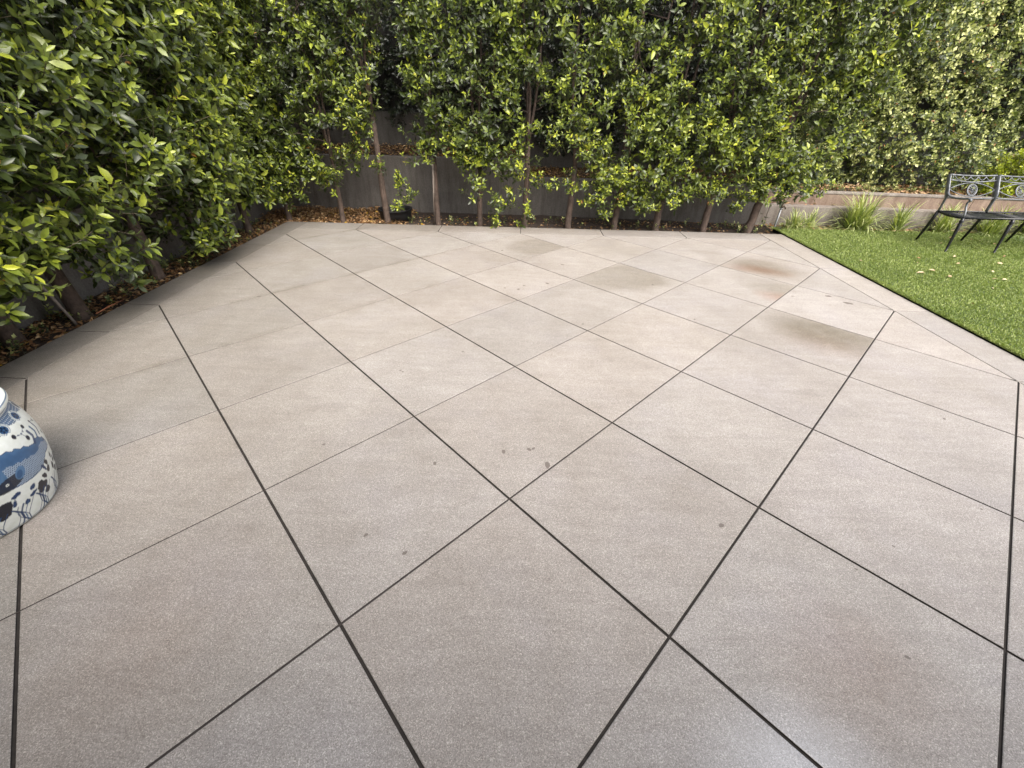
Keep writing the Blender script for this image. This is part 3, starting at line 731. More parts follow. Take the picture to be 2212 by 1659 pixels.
for k, (x, y, r_) in enumerate(lt):
    ii = qown == k
    yel = (rng.random(ii.sum()) < .08+.6*np.clip(noise2(QY[ii]*2, QZ[ii]*2, 46, 3, 3.0)-.15, 0, 1)) & (v[ii] > .3)
    ts = 0.02+.10*yb[ii]+rng.normal(0, .06, ii.sum()); parts = []
    for msk, pr, sdd in ((~yel, TW, 700+k), (yel, TW_Y, 800+k)):
        if msk.sum(): parts.append(scatter(QP[ii][msk], QD[ii][msk], pr, rng.uniform(.85, 1.25, msk.sum())*(1.22 if k < 3 else 1.08), ts[msk], seed=sdd))
    tree(x, y, r_, (random.uniform(-.12, .02), random.uniform(.02, .12)), random.uniform(.5, .8), 3.5, 4, llabels[k], parts, 'ficus trees in a row along the left side of the patio', .3, .36)

# stakes
def stake(p, q, r, label):
    mb = MB(); mb.tube([p, Vector(p).lerp(Vector(q), .5), q], r, 8, wob=.06); o = mb.build('stake', M_STAKE, smooth=True); tag(o, label, 'stake')
stake((-1.42, 6.90, -.05), (-1.36, 6.84, .95), .016, 'pale wooden stake leaning on a trunk right of the black tub')
stake((-4.14, 6.0, -.05), (-4.22, 6.02, .9), .030, 'grey wooden stake at the far end of the left row')
stake((-3.86, 3.12, -.05), (-3.90, 3.05, .5), .012, 'thin pale stake beside the stout dark trunk on the left')

# ------------------------------------------------------------------ climbers and hedge on the walls
def wall_leaves(name, n, box, lowfn, m, protos, sc_, label, cat, seed, facing=(0, -1, 0), up=.25, tones=0.0, cl=1.2, bulge=0.2):
    r = np.random.default_rng(seed)
    A = r.uniform(box[0], box[1], n); Z = r.uniform(box[4], box[5], n)
    d = np.clip((Z-lowfn(A))/.15, 0, 1)*np.clip(.85+.4*noise2(A*cl, Z*cl, seed, 3, 1.5), .2, 1)
    kp = r.random(n) < d; A, Z = A[kp], Z[kp]; n = len(A)
    thick = (box[3]-box[2])
    w_ = r.random(n)**.7
    dep = box[3]-thick*(.55+bulge*noise2(A*1.1, Z*1.1, seed+1, 4, 1.6))*(w_*.9+.1)
    if facing[0] == 0: P_ = np.stack([A, dep, Z], 1)
    else: P_ = np.stack([box[2]+(box[3]-dep), A, Z], 1)
    D_ = np.array(facing)[None]*.9+r.normal(0, .4, (n, 3))+np.array([0, 0, up])[None]
    o = foliage(name, [scatter(P_, D_, protos, r.uniform(*sc_, n), tones+.12*noise2(A*1.5, Z*1.5, seed+3, 3, 1.5)+r.normal(0, .10, n), seed=seed)], m)
    tag(o, label, cat); return o
wall_leaves('ivy', 9000, (-5.0, 4.6, 8.02, 8.33, .9, 3.9), lambda a: 1.25+.22*noise2(a*1.5, a*0, 61, 3, 2.0)-.25*np.clip((a+1.8)/1.0, 0, 1)-.3*np.clip((a-0)/.5, 0, 1), M_IVY, HW, (.9, 1.3), 'dark ivy covering the tall wall behind the back trees', 'ivy', 62)
wall_leaves('ivy', 3500, (-2.0, 8.0, -5.0, -4.72, 1.0, 3.9), lambda a: 1.2+.2*noise2(a*1.5, a*0, 63, 3, 2.0), M_IVY, HW, (.9, 1.3), 'dark ivy covering the tall wall behind the left trees', 'ivy', 64, facing=(1, 0, 0))
wall_leaves('hedge', 11000, (3.9, 11.5, 7.75, 8.33, .42, 3.9), lambda a: .44+.05*noise2(a*2, a*0, 65, 3, 2.0), M_HEDGE, HW, (.9, 1.45), 'tall sunlit climbing hedge of small pale leaves behind the bench', 'hedge', 66, tones=.0, bulge=.8)
# yellow-green shrub at the right
r9 = np.random.default_rng(91); n = 750
th = r9.uniform(0, 6.28, n); ph = np.arccos(r9.uniform(-.2, 1, n)); rr = r9.uniform(.55, 1, n)**.5
Pc = np.stack([8.45+.95*rr*np.sin(ph)*np.cos(th), 7.66+.32*rr*np.sin(ph)*np.sin(th), .46+.78*rr*np.cos(ph)], 1)
Pc = Pc[Pc[:, 2] > .44]; n = len(Pc)
o = foliage('shrub', [scatter(Pc, np.stack([r9.normal(0, .5, n), -.3+r9.normal(0, .5, n), .9+r9.normal(0, .3, n)], 1), HW, r9.uniform(.8, 1.2, n), r9.normal(.1, .12, n), seed=92)], M_YELLOW)
tag(o, 'bright yellow-green shrub on the terrace behind the right end of the bench', 'shrub')

# ------------------------------------------------------------------ unseen porch added to shade the foreground and bounce warm light
M_PLASTER = mat_simple('warm_plaster', (0.42, 0.36, 0.30), .85, var=.08, sc_=3)
pr = empty('shade_porch', (0, -2.0, 0)); tag(pr, 'unseen plastered roof and wall added behind the viewer to shade the foreground', 'shade_porch')
MB().box(-7, 6.5, -3.6, -0.85, 2.72, 2.95, .02).build('roof', M_PLASTER, pr)
MB().box(-7, 6.5, -3.5, -3.25, -.1, 2.72).build('wall', M_PLASTER, pr)
MB().box(-6.4, -6.1, -1.3, -1.0, -.1, 2.72).build('post', M_PLASTER, pr)

# ------------------------------------------------------------------ leaf litter and weeds
def litter(name, regs, m, label, seed, size=(.03, .06), tone=.0):
    r = np.random.default_rng(seed); Vs, Ts, tn = [], [], []; off = 0
    for (x0, x1, y0, y1, z, n, pile, *sl_) in regs:
        x = r.uniform(x0, x1, n); y = r.uniform(y0, y1, n)
        zz = z+.004+(sl_[0] if sl_ else 0)*(y-y0)+pile*np.clip(.5+.6*noise2(x, y, seed, 3, 2.0), 0, 1)*r.random(n)
        for k in range(n):
            t_, f_ = leaf_tpl(r.uniform(.35, .55), r.uniform(-.15, .3), r.uniform(-.35, .35))
            a = r.uniform(0, 6.28); el = r.normal(0, .25)
            d = np.array([math.cos(a)*math.cos(el), math.sin(a)*math.cos(el), math.sin(el)])
            Fm = frame(d[None], np.array([[r.normal(0, .35), r.normal(0, .35), 1]]))[0]
            Vs.append((t_*r.uniform(*size))@Fm.T+np.array([x[k], y[k], zz[k]])); Ts.append(f_+off); off += 8
            tn.append(np.full(8, np.clip(r.beta(2, 2.6)+tone, 0, .95) if r.random() > .03 else 1.0))
    me = np_mesh(name, np.concatenate(Vs), np.concatenate(Ts), {'tone': np.concatenate(tn)})
    o = link(name, me, m); tag(o, label, 'leaf litter', kind='stuff'); return o
litter('leaf_litter', [(-4.25, -1.9, 6.74, 7.75, -.04, 5200, .10), (-1.9, 4.1, 6.74, 7.5, -.04, 750, .02), (-4.24, -3.76, 1.5, 6.74, -.04, 2600, .03)], M_LITTER, 'brown dry leaves littering the soil under the trees', 71)
litter('leaf_litter', [(-4.2, .03, 7.90, 8.3, .82, 1900, .05, .30), (.05, 1.4, 7.89, 8.3, .545, 800, .05, .26), (1.4, 2.7, 7.80, 8.3, .545, 850, .05, .26), (2.7, 4.0, 7.70, 8.3, .545, 900, .05, .26), (-4.98, -4.45, 1, 8.3, .69, 900, .05)], M_LITTER, 'brown dry leaves lying on the terraces behind the grey walls', 72)
litter('leaf_litter', [(4.0, 6.2, 7.80, 8.15, .455, 520, .06, .12), (6.2, 8.4, 7.65, 8.1, .455, 600, .06, .12), (8.4, 10.5, 7.5, 8.05, .455, 500, .06, .12), (4.1, 9.5, 6.98, 7.34, -.03, 650, .04), (4.2, 6, 7.57, 7.60, .281, 9, .0), (6, 9, 7.42, 7.46, .281, 9, .0)], M_LITTERP, 'pale orange dry leaves below the sunlit hedge and along the lawn edge', 73, (.05, .10))
r8 = np.random.default_rng(81)
pts = []
for (x0, x1, y0, y1, z, n) in ((-4.2, -3.78, 1.8, 6.5, -.04, 120), (-1.9, 4.0, 6.76, 7.3, -.04, 60), (5.2, 7.5, 7.75, 7.95, .45, 110), (4.2, 5.2, 7.7, 7.9, .45, 18), (3.3, 4.3, 6.8, 7.3, -.04, 14)):
    pts.append(np.stack([r8.uniform(x0, x1, n), r8.uniform(y0, y1, n), np.full(n, z)], 1))
pts = np.concatenate(pts); n = len(pts)
o = foliage('ground_cover', [scatter(pts, np.stack([r8.normal(0, .4, n), r8.normal(0, .4, n), np.ones(n)], 1), HW, r8.uniform(.5, .95, n), r8.normal(.0, .1, n), seed=82)], M_HEDGE)
tag(o, 'small green weeds sprouting in the soil beds', 'weeds', kind='stuff')

# ------------------------------------------------------------------ lawn
LX0, LX1, LY0, LY1 = 4.085, 10.5, 0.6, 7.02
lawn = MB().box(LX0+.012, LX1, LY0, LY1, -.05, .012).build('lawn', M_TURFB); tag(lawn, kind='structure')
MB().box(LX0-.004, LX0+.008, LY0, LY1, -.05, .008).build('turf_edge', M_TURFE, lawn)
def blades(n, x0, x1, y0, y1, seed, h=(.016, .029)):
    r = np.random.default_rng(seed)
    x = r.uniform(x0, x1, n); y = r.uniform(y0, y1, n); a = r.uniform(0, 6.28, n); L = r.uniform(*h, n)*np.where((x < LX0+.05), r.uniform(.5, 1.3, n), 1)
    lean = r.uniform(.2, 1.1, n); b_ = r.uniform(0, 6.28, n); wd = .0030
    s = np.stack([np.cos(a), np.sin(a), np.zeros(n)], 1)*wd; d = np.stack([np.cos(b_)*np.sin(lean), np.sin(b_)*np.sin(lean), np.cos(lean)], 1)
    d[:, 0] -= .12
    p = np.stack([x, y, np.full(n, .010)], 1)
    m_ = p+d*L[:, None]*.6; m_[:, 2] += .004
    tp = p+d*L[:, None]*1.15; tp[:, 2] -= L*.12
    V = np.stack([p-s, p+s, m_-s*.8, m_+s*.8, tp], 1).reshape(-1, 3)
    o_ = (np.arange(n)*5)[:, None, None]
    T = (np.array([(0, 1, 3), (0, 3, 2), (2, 3, 4)])[None]+o_).reshape(-1, 3)
    t_ = np.clip(.48+.16*noise2(x*1.2, y*1.2, 5, 3, 1.5)+r.normal(0, .2, n), 0, .95); t_ = np.where(r.random(n) < .02, 1.0, t_)
    return V, T, np.repeat(t_, 5)
V1, T1, t1 = blades(170000, LX0-.004, 7.6, 1.6, LY1, 1); V2, T2, t2 = blades(40000, 7.6, LX1, 1.6, LY1, 2); V3, T3, t3 = blades(26000, LX0-.022, LX0+.03, 2.2, LY1, 3)
me = np_mesh('turf_grass', np.concatenate([V1, V2, V3]), np.concatenate([T1, T2+len(V1), T3+len(V1)+len(V2)]), {'tone': np.concatenate([t1, t2, t3])})
o = link('turf_grass', me, M_TURF); tag(o, 'short dense green turf of the lawn', 'grass', kind='stuff')

# fallen leaves lying on the lawn: each one a thing
FL = [(3667, 1030, .075, .15, 'orange-brown'), (3812, 1028, .10, .8, 'pale'), (3840, 1054, .07, .7, 'pale'), (3668, 1052, .06, .6, 'pale'), (3700, 1092, .12, .85, 'pale'), (3742, 1084, .09, .75, 'pale'), (3808, 1104, .09, .6, 'pale'),
      (3988, 1052, .10, .7, 'pale'), (4022, 1024, .07, .3, 'tan'), (3978, 1088, .08, .9, 'pale'), (3968, 1116, .06, .8, 'pale'), (4008, 1118, .09, .9, 'pale'), (3976, 1154, .05, .9, 'pale'), (3895, 1217, .10, .8, 'pale'),
      (3795, 951, .10, .45, 'tan'), (3882, 957, .05, .3, 'orange-brown'), (3918, 963, .08, .8, 'pale'), (3770, 973, .05, .7, 'pale'), (3985, 976, .06, .5, 'tan'), (3450, 1043, .05, .7, 'pale')]
where = ['left of the bench legs', 'in front of the first front leg', 'a little nearer than the first front leg', 'below the orange-brown one', 'the largest and longest, mid lawn', 'pointing right above the longest one', 'right of the longest one',
         'between the two front legs and the right edge', 'near the second front leg foot', 'curled, right of centre of the lawn', 'small and flat beside the curled one', 'wide and ragged, near the right edge', 'tiny, below the ragged one', 'nearest to the patio edge, alone on dark grass',
         'lying between the left bench legs', 'small under the bench seat', 'forked, behind the first front leg', 'small beside the left back leg', 'under the second section of the bench', 'alone near the patio corner']
for k, (px, py, sz, tn_, cn) in enumerate(FL):
    r = np.random.default_rng(900+k); p = at(px*.54, py*.54, .035)
    t_, f_ = leaf_tpl(r.uniform(.35, .5), r.uniform(.1, .3), r.uniform(-.3, .3))
    a = r.uniform(-.6, .6)+(3.1 if r.random() < .5 else 0); d = np.array([math.cos(a), math.sin(a), r.uniform(-.1, .2)])
    Fm = frame(d[None], np.array([[r.normal(0, .25), r.normal(-.3, .2), 1]]))[0]
    V = (t_*sz*.68)@Fm.T
    # give the leaf some thickness and a stalk
    T = np.concatenate([f_, f_[:, ::-1]+8, np.array([(8, 0, 16), (0, 8, 16)])]); V = np.concatenate([V, V-Fm[:, 2]*.0008, [(-Fm[:, 1]*sz*.25)]])
    me = np_mesh('fallen_leaf', V, T, {'tone': np.full(len(V), tn_)}); o = link('fallen_leaf', me, M_LITTERP); o.location = p
    tag(o, '%s dry leaf on the lawn, %s' % (cn, where[k]), 'leaf', 'dry leaves lying on the lawn')

# ------------------------------------------------------------------ strap-leaved clumps
def clump(x, y, h, n, rad, label, seed, side=0.0):
    r = np.random.default_rng(seed); Vs, Ts, tn = [], [], []; off = 0
    for k in range(n):
        a = r.uniform(0, 6.28); L = h*r.uniform(.9, 1.75); w_ = r.uniform(.005, .0105)
        c = np.array([x+r.normal(0, rad*.32), y+r.normal(0, rad*.22), -.03])
        ph = min(1.45, abs(r.normal(0, .95))); dph = r.uniform(.6, 1.9)
        dirh = np.array([math.cos(a), math.sin(a)*.8, 0]); sd_ = np.array([-math.sin(a), math.cos(a), 0]); tone = np.clip(r.beta(2, 1.1), 0, .93) if r.random() > .10 else 1.0
        for s_ in range(8):
            t = s_/7; ww = w_*(1-t**3)+.0005
            Vs += [c-sd_*ww, c+sd_*ww]; tn += [tone*(.6+.4*t)]*2
            if s_ < 7: Ts += [(off, off+1, off+3), (off, off+3, off+2)]
            off += 2; an = min(ph+dph*t*t, 2.5)
            c = c+(dirh*math.sin(an)+np.array([0, 0, math.cos(an)]))*L/7
            c[2] = max(c[2], -.01)
    o = link('strap_leaf_plant', np_mesh('strap_leaf_plant', np.array(Vs), np.array(Ts), {'tone': np.array(tn)}), M_STRAP)
    tag(o, label, 'plant', 'strap-leaved plants between lawn and low wall'); return o
clump(4.46, 7.12, .24, 130, .16, 'small tufted strap-leaved plant with dry tips, between the tap and the large clump', 1)
clump(4.72, 7.16, .24, 60, .10, 'narrow upright strap-leaved tuft with a dead brown side, left of the large clump', 6)
clump(5.48, 7.17, .44, 330, .20, 'largest arching strap-leaved plant against the low wall, left of the bench', 2)
clump(6.14, 7.14, .36, 120, .12, 'loose strap-leaved plant between the largest clump and the bench legs', 3)
clump(6.88, 7.14, .34, 170, .2, 'strap-leaved plant seen under the left end of the bench', 4)
clump(7.55, 7.06, .36, 190, .2, 'strap-leaved plant behind the middle of the bench at the right edge', 5)
clump(8.2, 7.05, .36, 160, .2, 'strap-leaved plant behind the right end of the bench', 8)

# ------------------------------------------------------------------ garden tap
M_GALV = mat_simple('galvanised_pipe', (0.42, 0.43, 0.45), .42, .6, var=.2, sc_=30, bmp=.1)
M_BRASS = mat_simple('old_brass', (0.10, 0.075, 0.05), .5, .6, var=.4, sc_=40, bmp=.2)
M_TEAL = mat_simple('teal_handle', (0.03, 0.13, 0.12), .4, 0, var=.2)
tp = empty('garden_tap', (4.13, 7.09, -.04)); tag(tp, 'garden tap on a grey upright pipe by the low wall', 'tap')
MB().tube([(4.13, 7.09, -.06), (4.13, 7.09, .10), (4.131, 7.09, .30)], .0135, 12).tube([(4.131, 7.09, .29), (4.131, 7.09, .312)], .018, 12).build('pipe', M_GALV, tp, smooth=True)
m1 = MB(); m1.lathe([(.012, .305), (.021, .312), (.024, .33), (.02, .348), (.012, .356), (.010, .378)], 4.131, 7.09, 14)
m1.tube([(4.131, 7.09, .333), (4.16, 7.075, .335), (4.178, 7.066, .322), (4.182, 7.064, .295)], [.012, .012, .011, .012], 10)
m1.build('tap_body', M_BRASS, tp, smooth=True)
m1 = MB()
for a in range(4):
    an = a*math.pi/2+.4; m1.tube([(4.131, 7.09, .383), (4.131+.018*math.cos(an), 7.09+.018*math.sin(an), .388), (4.131+.03*math.cos(an), 7.09+.03*math.sin(an), .384)], [.006, .005, .008], 8)
m1.build('handle', M_TEAL, tp, smooth=True)

# black tub behind a trunk
M_BLACK = mat_simple('black_plastic', (0.008, 0.008, 0.009), .55, 0, var=.3, sc_=20, bmp=.1)
tb = empty('tub', (-2.10, 7.12, -.04)); tag(tb, 'round black plastic tub half hidden behind a bare trunk in the bed', 'tub')
MB().lathe([(.24, -.04), (.255, .08), (.262, .13), (.275, .133), (.275, .15), (.252, .15), (.245, .10), (.23, .0)], -2.10, 7.12, 32).build('pot_wall', M_BLACK, tb, smooth=True)
MB().lathe([(.244, .07), (.245, .08), (.02, .09)], -2.10, 7.12, 24).build('soil_fill', M_SOIL, tb, smooth=True)
# orange stick along the left patio edge
M_ORANGE = mat_simple('orange_stick', (0.36, 0.13, 0.06), .6, 0, var=.3, sc_=30)
tag(MB().tube([at(212, 678, .004)+Vector((-.02, 0, 0)), at(240, 662, .012)+Vector((-.02, 0, 0)), at(272, 647, .006)+Vector((-.02, 0, 0))], [.004, .0055, .003], 8, wob=.1).build('stick', M_ORANGE, smooth=True), 'orange-brown stick lying along the left patio edge', 'stick')

# ------------------------------------------------------------------ bench
def mat_bench():
    m, t, b = mat('painted_cast_metal'); c = objco(t)
    f = noise(t, 12, 5, .6, c)
    g = t.nodes.new('ShaderNodeNewGeometry')
    t.links.new(ramp_c(t, f, [(0.35, (0.085, 0.088, 0.095)), (0.65, (0.20, 0.207, 0.22))]), b.inputs['Base Color'])
    b.inputs['Metallic'].default_value = .35; b.inputs['Roughness'].default_value = .36
    bump(t, noise(t, 50, 4, .6, c), .15, .003, b); return m
M_BENCH = mat_bench()
M_BENCHD = mat_simple('dark_cast_metal', (0.013, 0.013, 0.014), .26, .1, var=.35, sc_=14, bmp=.15)
X0, W = 5.93, .667
bench = empty('garden_bench', (X0+W*1.5, 6.15, .012)); tag(bench, 'dark grey cast metal garden bench with wheel medallions in its back, on the lawn', 'bench')
def back_yz(z):   # back plane leans away
    return 6.372+max(0, z-.64)*.53
def bp(x, z, dy=0): return Vector((x, back_yz(z)+dy, z))
# posts and rear legs
for k in range(4):
    x = X0+W*k
    w2 = .032 if k in (0, 3) else .042
    m1 = MB()
    zs_ = [.45, .50, .57, .63, .68, .74, .80, .86, .905]
    rad = [.8, .75, .75, .9, 1.35, 1.25, 1.15, 1.1, 1.15]
    m1.tube([bp(x+(.0 if z > .6 else 0), z) for z in zs_], [w2*.8*q for q in rad], 8, flat=(1.0, .42))
    m1.build('back_post', M_BENCH, bench, smooth=True)
    MB().tube([(x, 6.372, .455), (x, 6.40, .30), (x+.02, 6.46, .13), (x+.03, 6.50, .012)], [.020, .019, .017, .013], 8).build('leg', M_BENCHD, bench, smooth=True)
    m1 = MB().tube([(x-.01, 5.955, .45), (x-.01, 5.950, .425), (x-.01, 5.95, .415), (x-.01, 5.948, .39), (x-.012, 5.945, .375), (x-.015, 5.935, .25), (x-.022, 5.915, .10), (x-.03, 5.90, .02), (x-.03, 5.897, .012)],
                   [.018, .020, .028, .019, .024, .019, .015, .012, .016], 10)
    m1.build('leg', M_BENCHD, bench, smooth=True)
# back panels
for k in range(3):
    xa, xb = X0+W*k+.02, X0+W*(k+1)-.02
    def px(t): return xa+(xb-xa)*t
    m1 = MB()
    def curve(f, r_, n_=17, t0=0, t1=1, flat=(1, 1)):
        m1.tube([bp(px(t0+(t1-t0)*i/(n_-1)), f(t0+(t1-t0)*i/(n_-1))) for i in range(n_)], r_, 6, flat=flat)
    curve(lambda t: .905-.010*math.sin(math.pi*t), .0115)
    curve(lambda t: .845-.022*math.sin(math.pi*t), .0088)
    curve(lambda t: .640-.012*math.sin(math.pi*t), .0095)
    for q in range(5):   # hanging loops between the two top rails
        t0, t1 = .08+q*.17, .08+q*.17+.20
        m1.tube([bp(px(t0+(t1-t0)*i/8), .895-.048*math.sin(math.pi*i/8)) for i in range(9)], .0055, 5)
    m1.tube([bp(px(.05), .90), bp(px(.05), .84)], .005, 5); m1.tube([bp(px(.95), .90), bp(px(.95), .84)], .005, 5)
    for sgn in (1, -1):  # pointed oval
        m1.tube([bp(px(i/16), .735+sgn*(.078 if sgn > 0 else .083)*math.sin(math.pi*i/16)**.85) for i in range(17)], .0066, 6)
    m1.build('back_panel', M_BENCH, bench, smooth=True)
    m1 = MB(); cx_, cz_ = px(.5), .728
    for rr_, tr in ((.066, .0085), (.052, .004)):
        m1.tube([bp(cx_+rr_*math.cos(a*2*math.pi/24), cz_+rr_*math.sin(a*2*math.pi/24), -.004) for a in range(25)], tr, 6, caps=False)
    for a in range(10):
        an = a*2*math.pi/10+.15
        m1.tube([bp(cx_+.008*math.cos(an), cz_+.008*math.sin(an), -.004), bp(cx_+.03*math.cos(an), cz_+.03*math.sin(an), -.006), bp(cx_+.053*math.cos(an), cz_+.053*math.sin(an), -.004)], [.003, .0048, .003], 5)
    m1.lathe([(.004, -.014), (.011, -.010), (.014, -.004), (.010, .003)], n=12, axis='y', origin=(cx_, back_yz(cz_), cz_))
    m1.build('medallion', M_BENCH, bench, smooth=True)
# arms
for k, x in ((0, X0), (3, X0+3*W)):
    m1 = MB()
    m1.tube([(x, 6.385, .70), (x, 6.36, .675), (x, 6.31, .657), (x, 6.22, .652), (x, 6.12, .662), (x, 6.05, .676), (x, 6.01, .672), (x, 5.995, .655), (x, 6.012, .642)], [.012, .014, .015, .015, .015, .015, .014, .010, .006], 8, flat=(1.3, .8))
    m1.tube([(x, 6.02, .662), (x, 6.03, .62), (x, 6.012, .57), (x, 5.985, .53), (x, 5.972, .49), (x, 5.965, .455)], [.010, .012, .013, .011, .010, .012], 8)
    m1.build('armrest', M_BENCH, bench, smooth=True)
# seat: frame rails, cross bars, lattice
m1 = MB(); zS = .452
for y, r_ in ((5.955, .013), (6.375, .012)): m1.tube([(X0-.012, y, zS), (X0+W*1.5, y, zS+.004), (X0+W*3+.012, y, zS)], r_, 8)
for k in range(4):
    x = X0+W*k
    m1.tube([(x, 5.955, zS), (x, 6.05, zS-.012), (x, 6.2, zS-.018), (x, 6.375, zS)], .013, 8)
m1.build('seat_frame', M_BENCHD, bench, smooth=True)
m1 = MB()
for k in range(3):
    xa, xb = X0+W*k+.012, X0+W*(k+1)-.012
    for q in range(9):
        y = 5.985+q*.045; m1.tube([(xa, y, zS-.004), ((xa+xb)/2, y, zS-.016), (xb, y, zS-.004)], .0125, 6, flat=(1, .35))
    for q in range(1, 5):
        x = xa+(xb-xa)*q/5; m1.tube([(x, 5.96, zS-.012), (x, 6.16, zS-.026), (x, 6.37, zS-.012)], .006, 6)
m1.build('seat', M_BENCHD, bench, smooth=True)

# ------------------------------------------------------------------ blue and white jar
PCX, PCY = -2.5, 1.17
PR = [(.235, 0.0), (.254, .002), (.262, .009), (.270, .03), (.281, .06), (.291, .09), (.300, .12), (.308, .15), (.315, .18), (.321, .21), (.327, .24), (.331, .27), (.334, .3), (.335, .33), (.334, .36), (.331, .39), (.326, .42), (.318, .45), (.309, .472), (.305, .486), (.308, .494), (.318, .500), (.324, .510), (.324, .522), (.318, .530), (.306, .532), (.297, .527), (.294, .51), (.293, .47), (.30, .40), (.30, .25), (.26, .06), (.02, .05)]
def dens_prof(P, step=.0028):
    out = []
    for (r0, z0), (r1, z1) in zip(P[:-1], P[1:]):
        L = math.hypot(r1-r0, z1-z0); n_ = max(1, int(L/step)) if z0 < .54 and r0 > .2 and r1 > .2 and len(out) < 400 else 6
        for i in range(n_): out.append((r0+(r1-r0)*i/n_, z0+(z1-z0)*i/n_))
    out.append(P[-1]); return np.array(out)
# smooth the outside profile first
def smooth_prof(P):
    P = np.array(P, float)
    for _ in range(2):
        Q = [P[0]]
        for a, b_ in zip(P[:-1], P[1:]): Q += [a*.75+b_*.25, a*.25+b_*.75]
        P = np.array(Q+[P[-1]])
    return [tuple(q) for q in P]
pf = dens_prof(smooth_prof(PR)); nr = len(pf); NT = 760
TH = np.linspace(0, 360, NT, endpoint=False)
th_, k_ = np.meshgrid(TH, np.arange(nr)); rr_ = pf[:, 0][k_]; zz_ = pf[:, 1][k_]
A_ = np.radians(th_)
V = np.stack([rr_*np.cos(A_), rr_*np.sin(A_), zz_], -1).reshape(-1, 3)
i_ = np.arange(nr*NT).reshape(nr, NT); j_ = np.roll(i_, -1, 1)
T = np.stack([i_[:-1].ravel(), j_[:-1].ravel(), j_[1:].ravel(), i_[1:].ravel()], 1)
outer = (k_ < np.argmax(pf[:, 1]))
# painting in (u = arc length in m from the 10 deg meridian, z) on a repeated 120 degree motif
un = ((th_+60-10) % 120)-60
U = un/180*math.pi*.325; Z = zz_; Wt = np.array([.70, .73, .71]); C = np.ones(U.shape+(3,))*Wt
B1 = np.array([.012, .036, .11]); B2 = np.array([.028, .085, .20]); B3 = np.array([.075, .165, .31]); BK = np.array([.004, .006, .018])
wob = noise2(U*60, Z*60, 3, 3, 1.0)
def paint(mask, c, k=1.0):
    m_ = np.clip(mask, 0, 1)[..., None]*k
    C[:] = C*(1-m_)+np.array(c)*m_
def soft(d, w_=.0015): return np.clip(.5-d/w_, 0, 1)
def ell(u0, z0, a, b_, rot=0):
    du, dz = U-u0, Z-z0; cr, sr = math.cos(R_(rot)), math.sin(R_(rot))
    p, q = du*cr+dz*sr, -du*sr+dz*cr
    return (np.sqrt((p/a)**2+(q/b_)**2)-1)*min(a, b_)
def seg(pts, w_):
    d = np.full(U.shape, 9.0)
    for (a, b_), (c, e) in zip(pts[:-1], pts[1:]):
        L2 = (c-a)**2+(e-b_)**2; t = np.clip(((U-a)*(c-a)+(Z-b_)*(e-b_))/L2, 0, 1)
        d = np.minimum(d, np.hypot(U-a-t*(c-a), Z-b_-t*(e-b_)))
    return d-w_
# shoulder cloud collar: scalloped blue band with white dots and framed lobes
lob = .432+.014*np.abs(np.sin(U*28))+.002*wob
inb = (Z > lob) & (Z < .484)
paint(soft(lob-Z, .003)*soft(Z-.484, .003), B2, .9)
paint(soft(np.abs(Z-lob)-.0012), B1)
paint(soft((np.hypot(((U*90) % 1-.5)/90, ((Z*90) % 1-.5)/90)-.0026), .0015)*inb, Wt, .75)
for u0 in (-.27, -.16, -.05, .06, .17, .28):
    paint(soft(ell(u0+.09, .444, .030, .026)), Wt); paint(soft(np.abs(ell(u0+.09, .444, .026, .022))-.001), B2)
    paint(soft(ell(u0+.09, .444, .021, .018)), B2)
    for q in range(5):
        a = q*1.256+.3; paint(soft(ell(u0+.09+.010*math.cos(a), .444+.009*math.sin(a), .006, .0045, math.degrees(a))), BK, .85)
# sprays of dots between collar and fish
for u0, z0, r_ in ((.115, .402, .010), (.043, .400, .011), (.088, .356, .012), (.213, .300, .010), (.18, .385, .007), (.216, .370, .007), (-.05, .39, .010), (-.09, .36, .009), (-.14, .395, .010), (-.20, .37, .010), (-.27, .39, .009), (.28, .38, .009), (.31, .34, .009)):
    paint(soft(ell(u0, z0, r_*.85, r_)), BK)
paint(soft(seg([(.043, .400), (.078, .385), (.115, .402)], .0012)), B1); paint(soft(seg([(.078, .385), (.088, .356)], .0012)), B1)
for a in range(3): paint(soft(ell(.062+.016*a, .392-.002*a, .003, .003)), B1)
paint(soft(seg([(.18, .385), (.20, .375), (.216, .370), (.235, .355)], .0012)), B1)
# carp: body outline between top and bottom curves
tu = [-.34, -.24, -.12, -.045, 0, .055, .075, .12, .165, .20]; tz = [.30, .372, .395, .380, .362, .334, .318, .330, .300, .25]
bu = [-.34, -.24, -.12, -.09, -.045, 0, .045, .082, .12, .20]; bz = [.28, .24, .225, .215, .205, .198, .197, .21, .235, .24]
tz_ = np.interp(U, tu, tz)+.004*np.sin(U*190); bz_ = np.interp(U, bu, bz)
body = soft(Z-tz_, .003)*soft(bz_-Z, .003)*(U > -.33)*(U < .19)
paint(body, B3, 1)
paint(body*soft(np.abs((Z-bz_)/(tz_-bz_+1e-4)-.78)-.2, .25), B2, .85)
paint(body*np.clip(.5+.9*wob, 0, 1), B2, .35)
sc_m = body*((Z-bz_)/(tz_-bz_+1e-4) < .62)*(U > -.08)
fu, fz = U*115, Z*115; row = np.floor(fz); cu = ((fu+.5*(row % 2)) % 1)-.5; cz = (fz % 1)-.5
paint(sc_m, np.array([.36, .44, .54]), .8); paint(sc_m*soft(np.hypot(cu, cz*1.1)-.33, .2), B1, 1.0)
paint(soft(np.abs(Z-tz_)-.0018)*(U > -.33)*(U < .19), B1); paint(soft(np.abs(Z-bz_)-.0018)*(U > -.33)*(U < .19), B1)
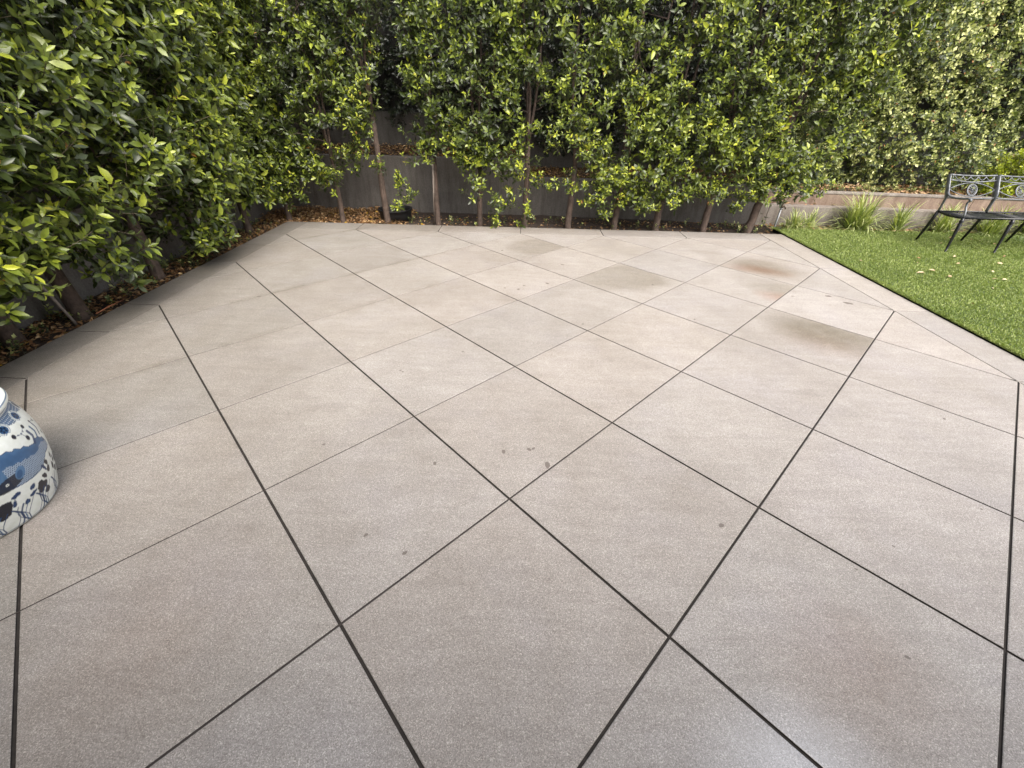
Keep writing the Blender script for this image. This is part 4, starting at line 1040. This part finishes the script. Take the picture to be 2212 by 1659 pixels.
paint(soft(ell(-.085, .245, .060, .030, 10)), BK, .92); paint(soft(ell(-.035, .262, .030, .020, 60)), B3); paint(soft(ell(-.04, .258, .020, .012, 60)), B2)
paint(soft(ell(-.095, .247, .006, .006)), Wt); paint(soft(ell(-.095, .247, .003, .003)), BK)
for q in range(3): paint(soft(seg([(.10+.035*q, .315), (.118+.035*q, .345), (.112+.035*q, .375)], .007-.0012*q)), B1 if q != 1 else B2, .9)
# weeds under the fish: dark leaf blots
for u0, z0, a, b_, ro in ((.095, .200, .009, .014, 20), (.093, .165, .010, .015, -10), (.068, .194, .008, .016, 30), (.154, .198, .008, .013, 0), (.053, .155, .009, .015, 40), (-.024, .161, .014, .009, 30), (.014, .137, .020, .016, 20), (.035, .120, .016, .018, 0), (.012, .108, .022, .012, 15), (.040, .085, .014, .018, 10), (-.033, .129, .016, .008, 20), (-.093, .177, .015, .009, 20), (-.07, .111, .013, .010, 40), (-.113, .145, .008, .016, -20), (-.15, .15, .030, .020, 10), (-.165, .115, .030, .018, 20), (.14, .15, .010, .018, 10), (.17, .17, .009, .014, 0), (.165, .12, .012, .016, 30), (.21, .15, .012, .02, 0), (.26, .18, .012, .016, 0), (.30, .14, .016, .014, 0), (-.22, .18, .014, .012, 0), (-.28, .13, .02, .014, 0)):
    paint(soft(ell(u0, z0, a*1.18, b_*1.18, ro)+.004*wob, .002), BK if (u0*100) % 1 < .6 else B1)
# flowing water lines near the foot
for q in range(12):
    u0 = -.32+q*.056; s_ = 1 if q % 2 else -1
    for w2 in range(4):
        pts_ = [(u0+.012*w2+.030*s_*math.sin(t*2.6+.4*w2), .010+.105*t) for t in np.linspace(0, 1, 9)]
        paint(soft(seg(pts_, .0018+.0022*(w2 == 1))), B1 if w2 != 2 else B2, .9)
# rings
for z0, w2, c in ((.0145, .0022, B1), (.4885, .002, B1), (.502, .0022, B2), (.524, .0022, B2)): paint(soft(np.abs(Z-z0)-w2), c, .8)
inn = (~outer)
C[inn] = (np.where((noise2(U*40, Z*40, 8, 2, 1.0) > .1)[..., None], B3, Wt*.8))[inn]
C *= (1+.03*noise2(U*20, Z*20, 12, 3, 1.0))[..., None]
cols = np.concatenate([C.reshape(-1, 3), np.ones((nr*NT, 1))], 1)
M_GLAZE, t, b = mat('painted_glaze'); a_ = t.nodes.new('ShaderNodeAttribute'); a_.attribute_name = 'paint'
gz = ramp_c(t, noise(t, 35, 4, .6, objco(t)), [(0.3, (.90, .90, .86)), (.7, (1.03, 1.03, 1.03))])
t.links.new(mix(t, 1.0, a_.outputs['Color'], gz, 'MULTIPLY'), b.inputs['Base Color']); b.inputs['Roughness'].default_value = .22
bump(t, noise(t, 18, 3, .5, objco(t)), .08, .004, b)
pot = link('jar', np_mesh('jar', V, T, {'paint': cols}, n=4), M_GLAZE); pot.location = (PCX, PCY, .001)
tag(pot, 'large round white ceramic jar painted in blue with a fish', 'jar')
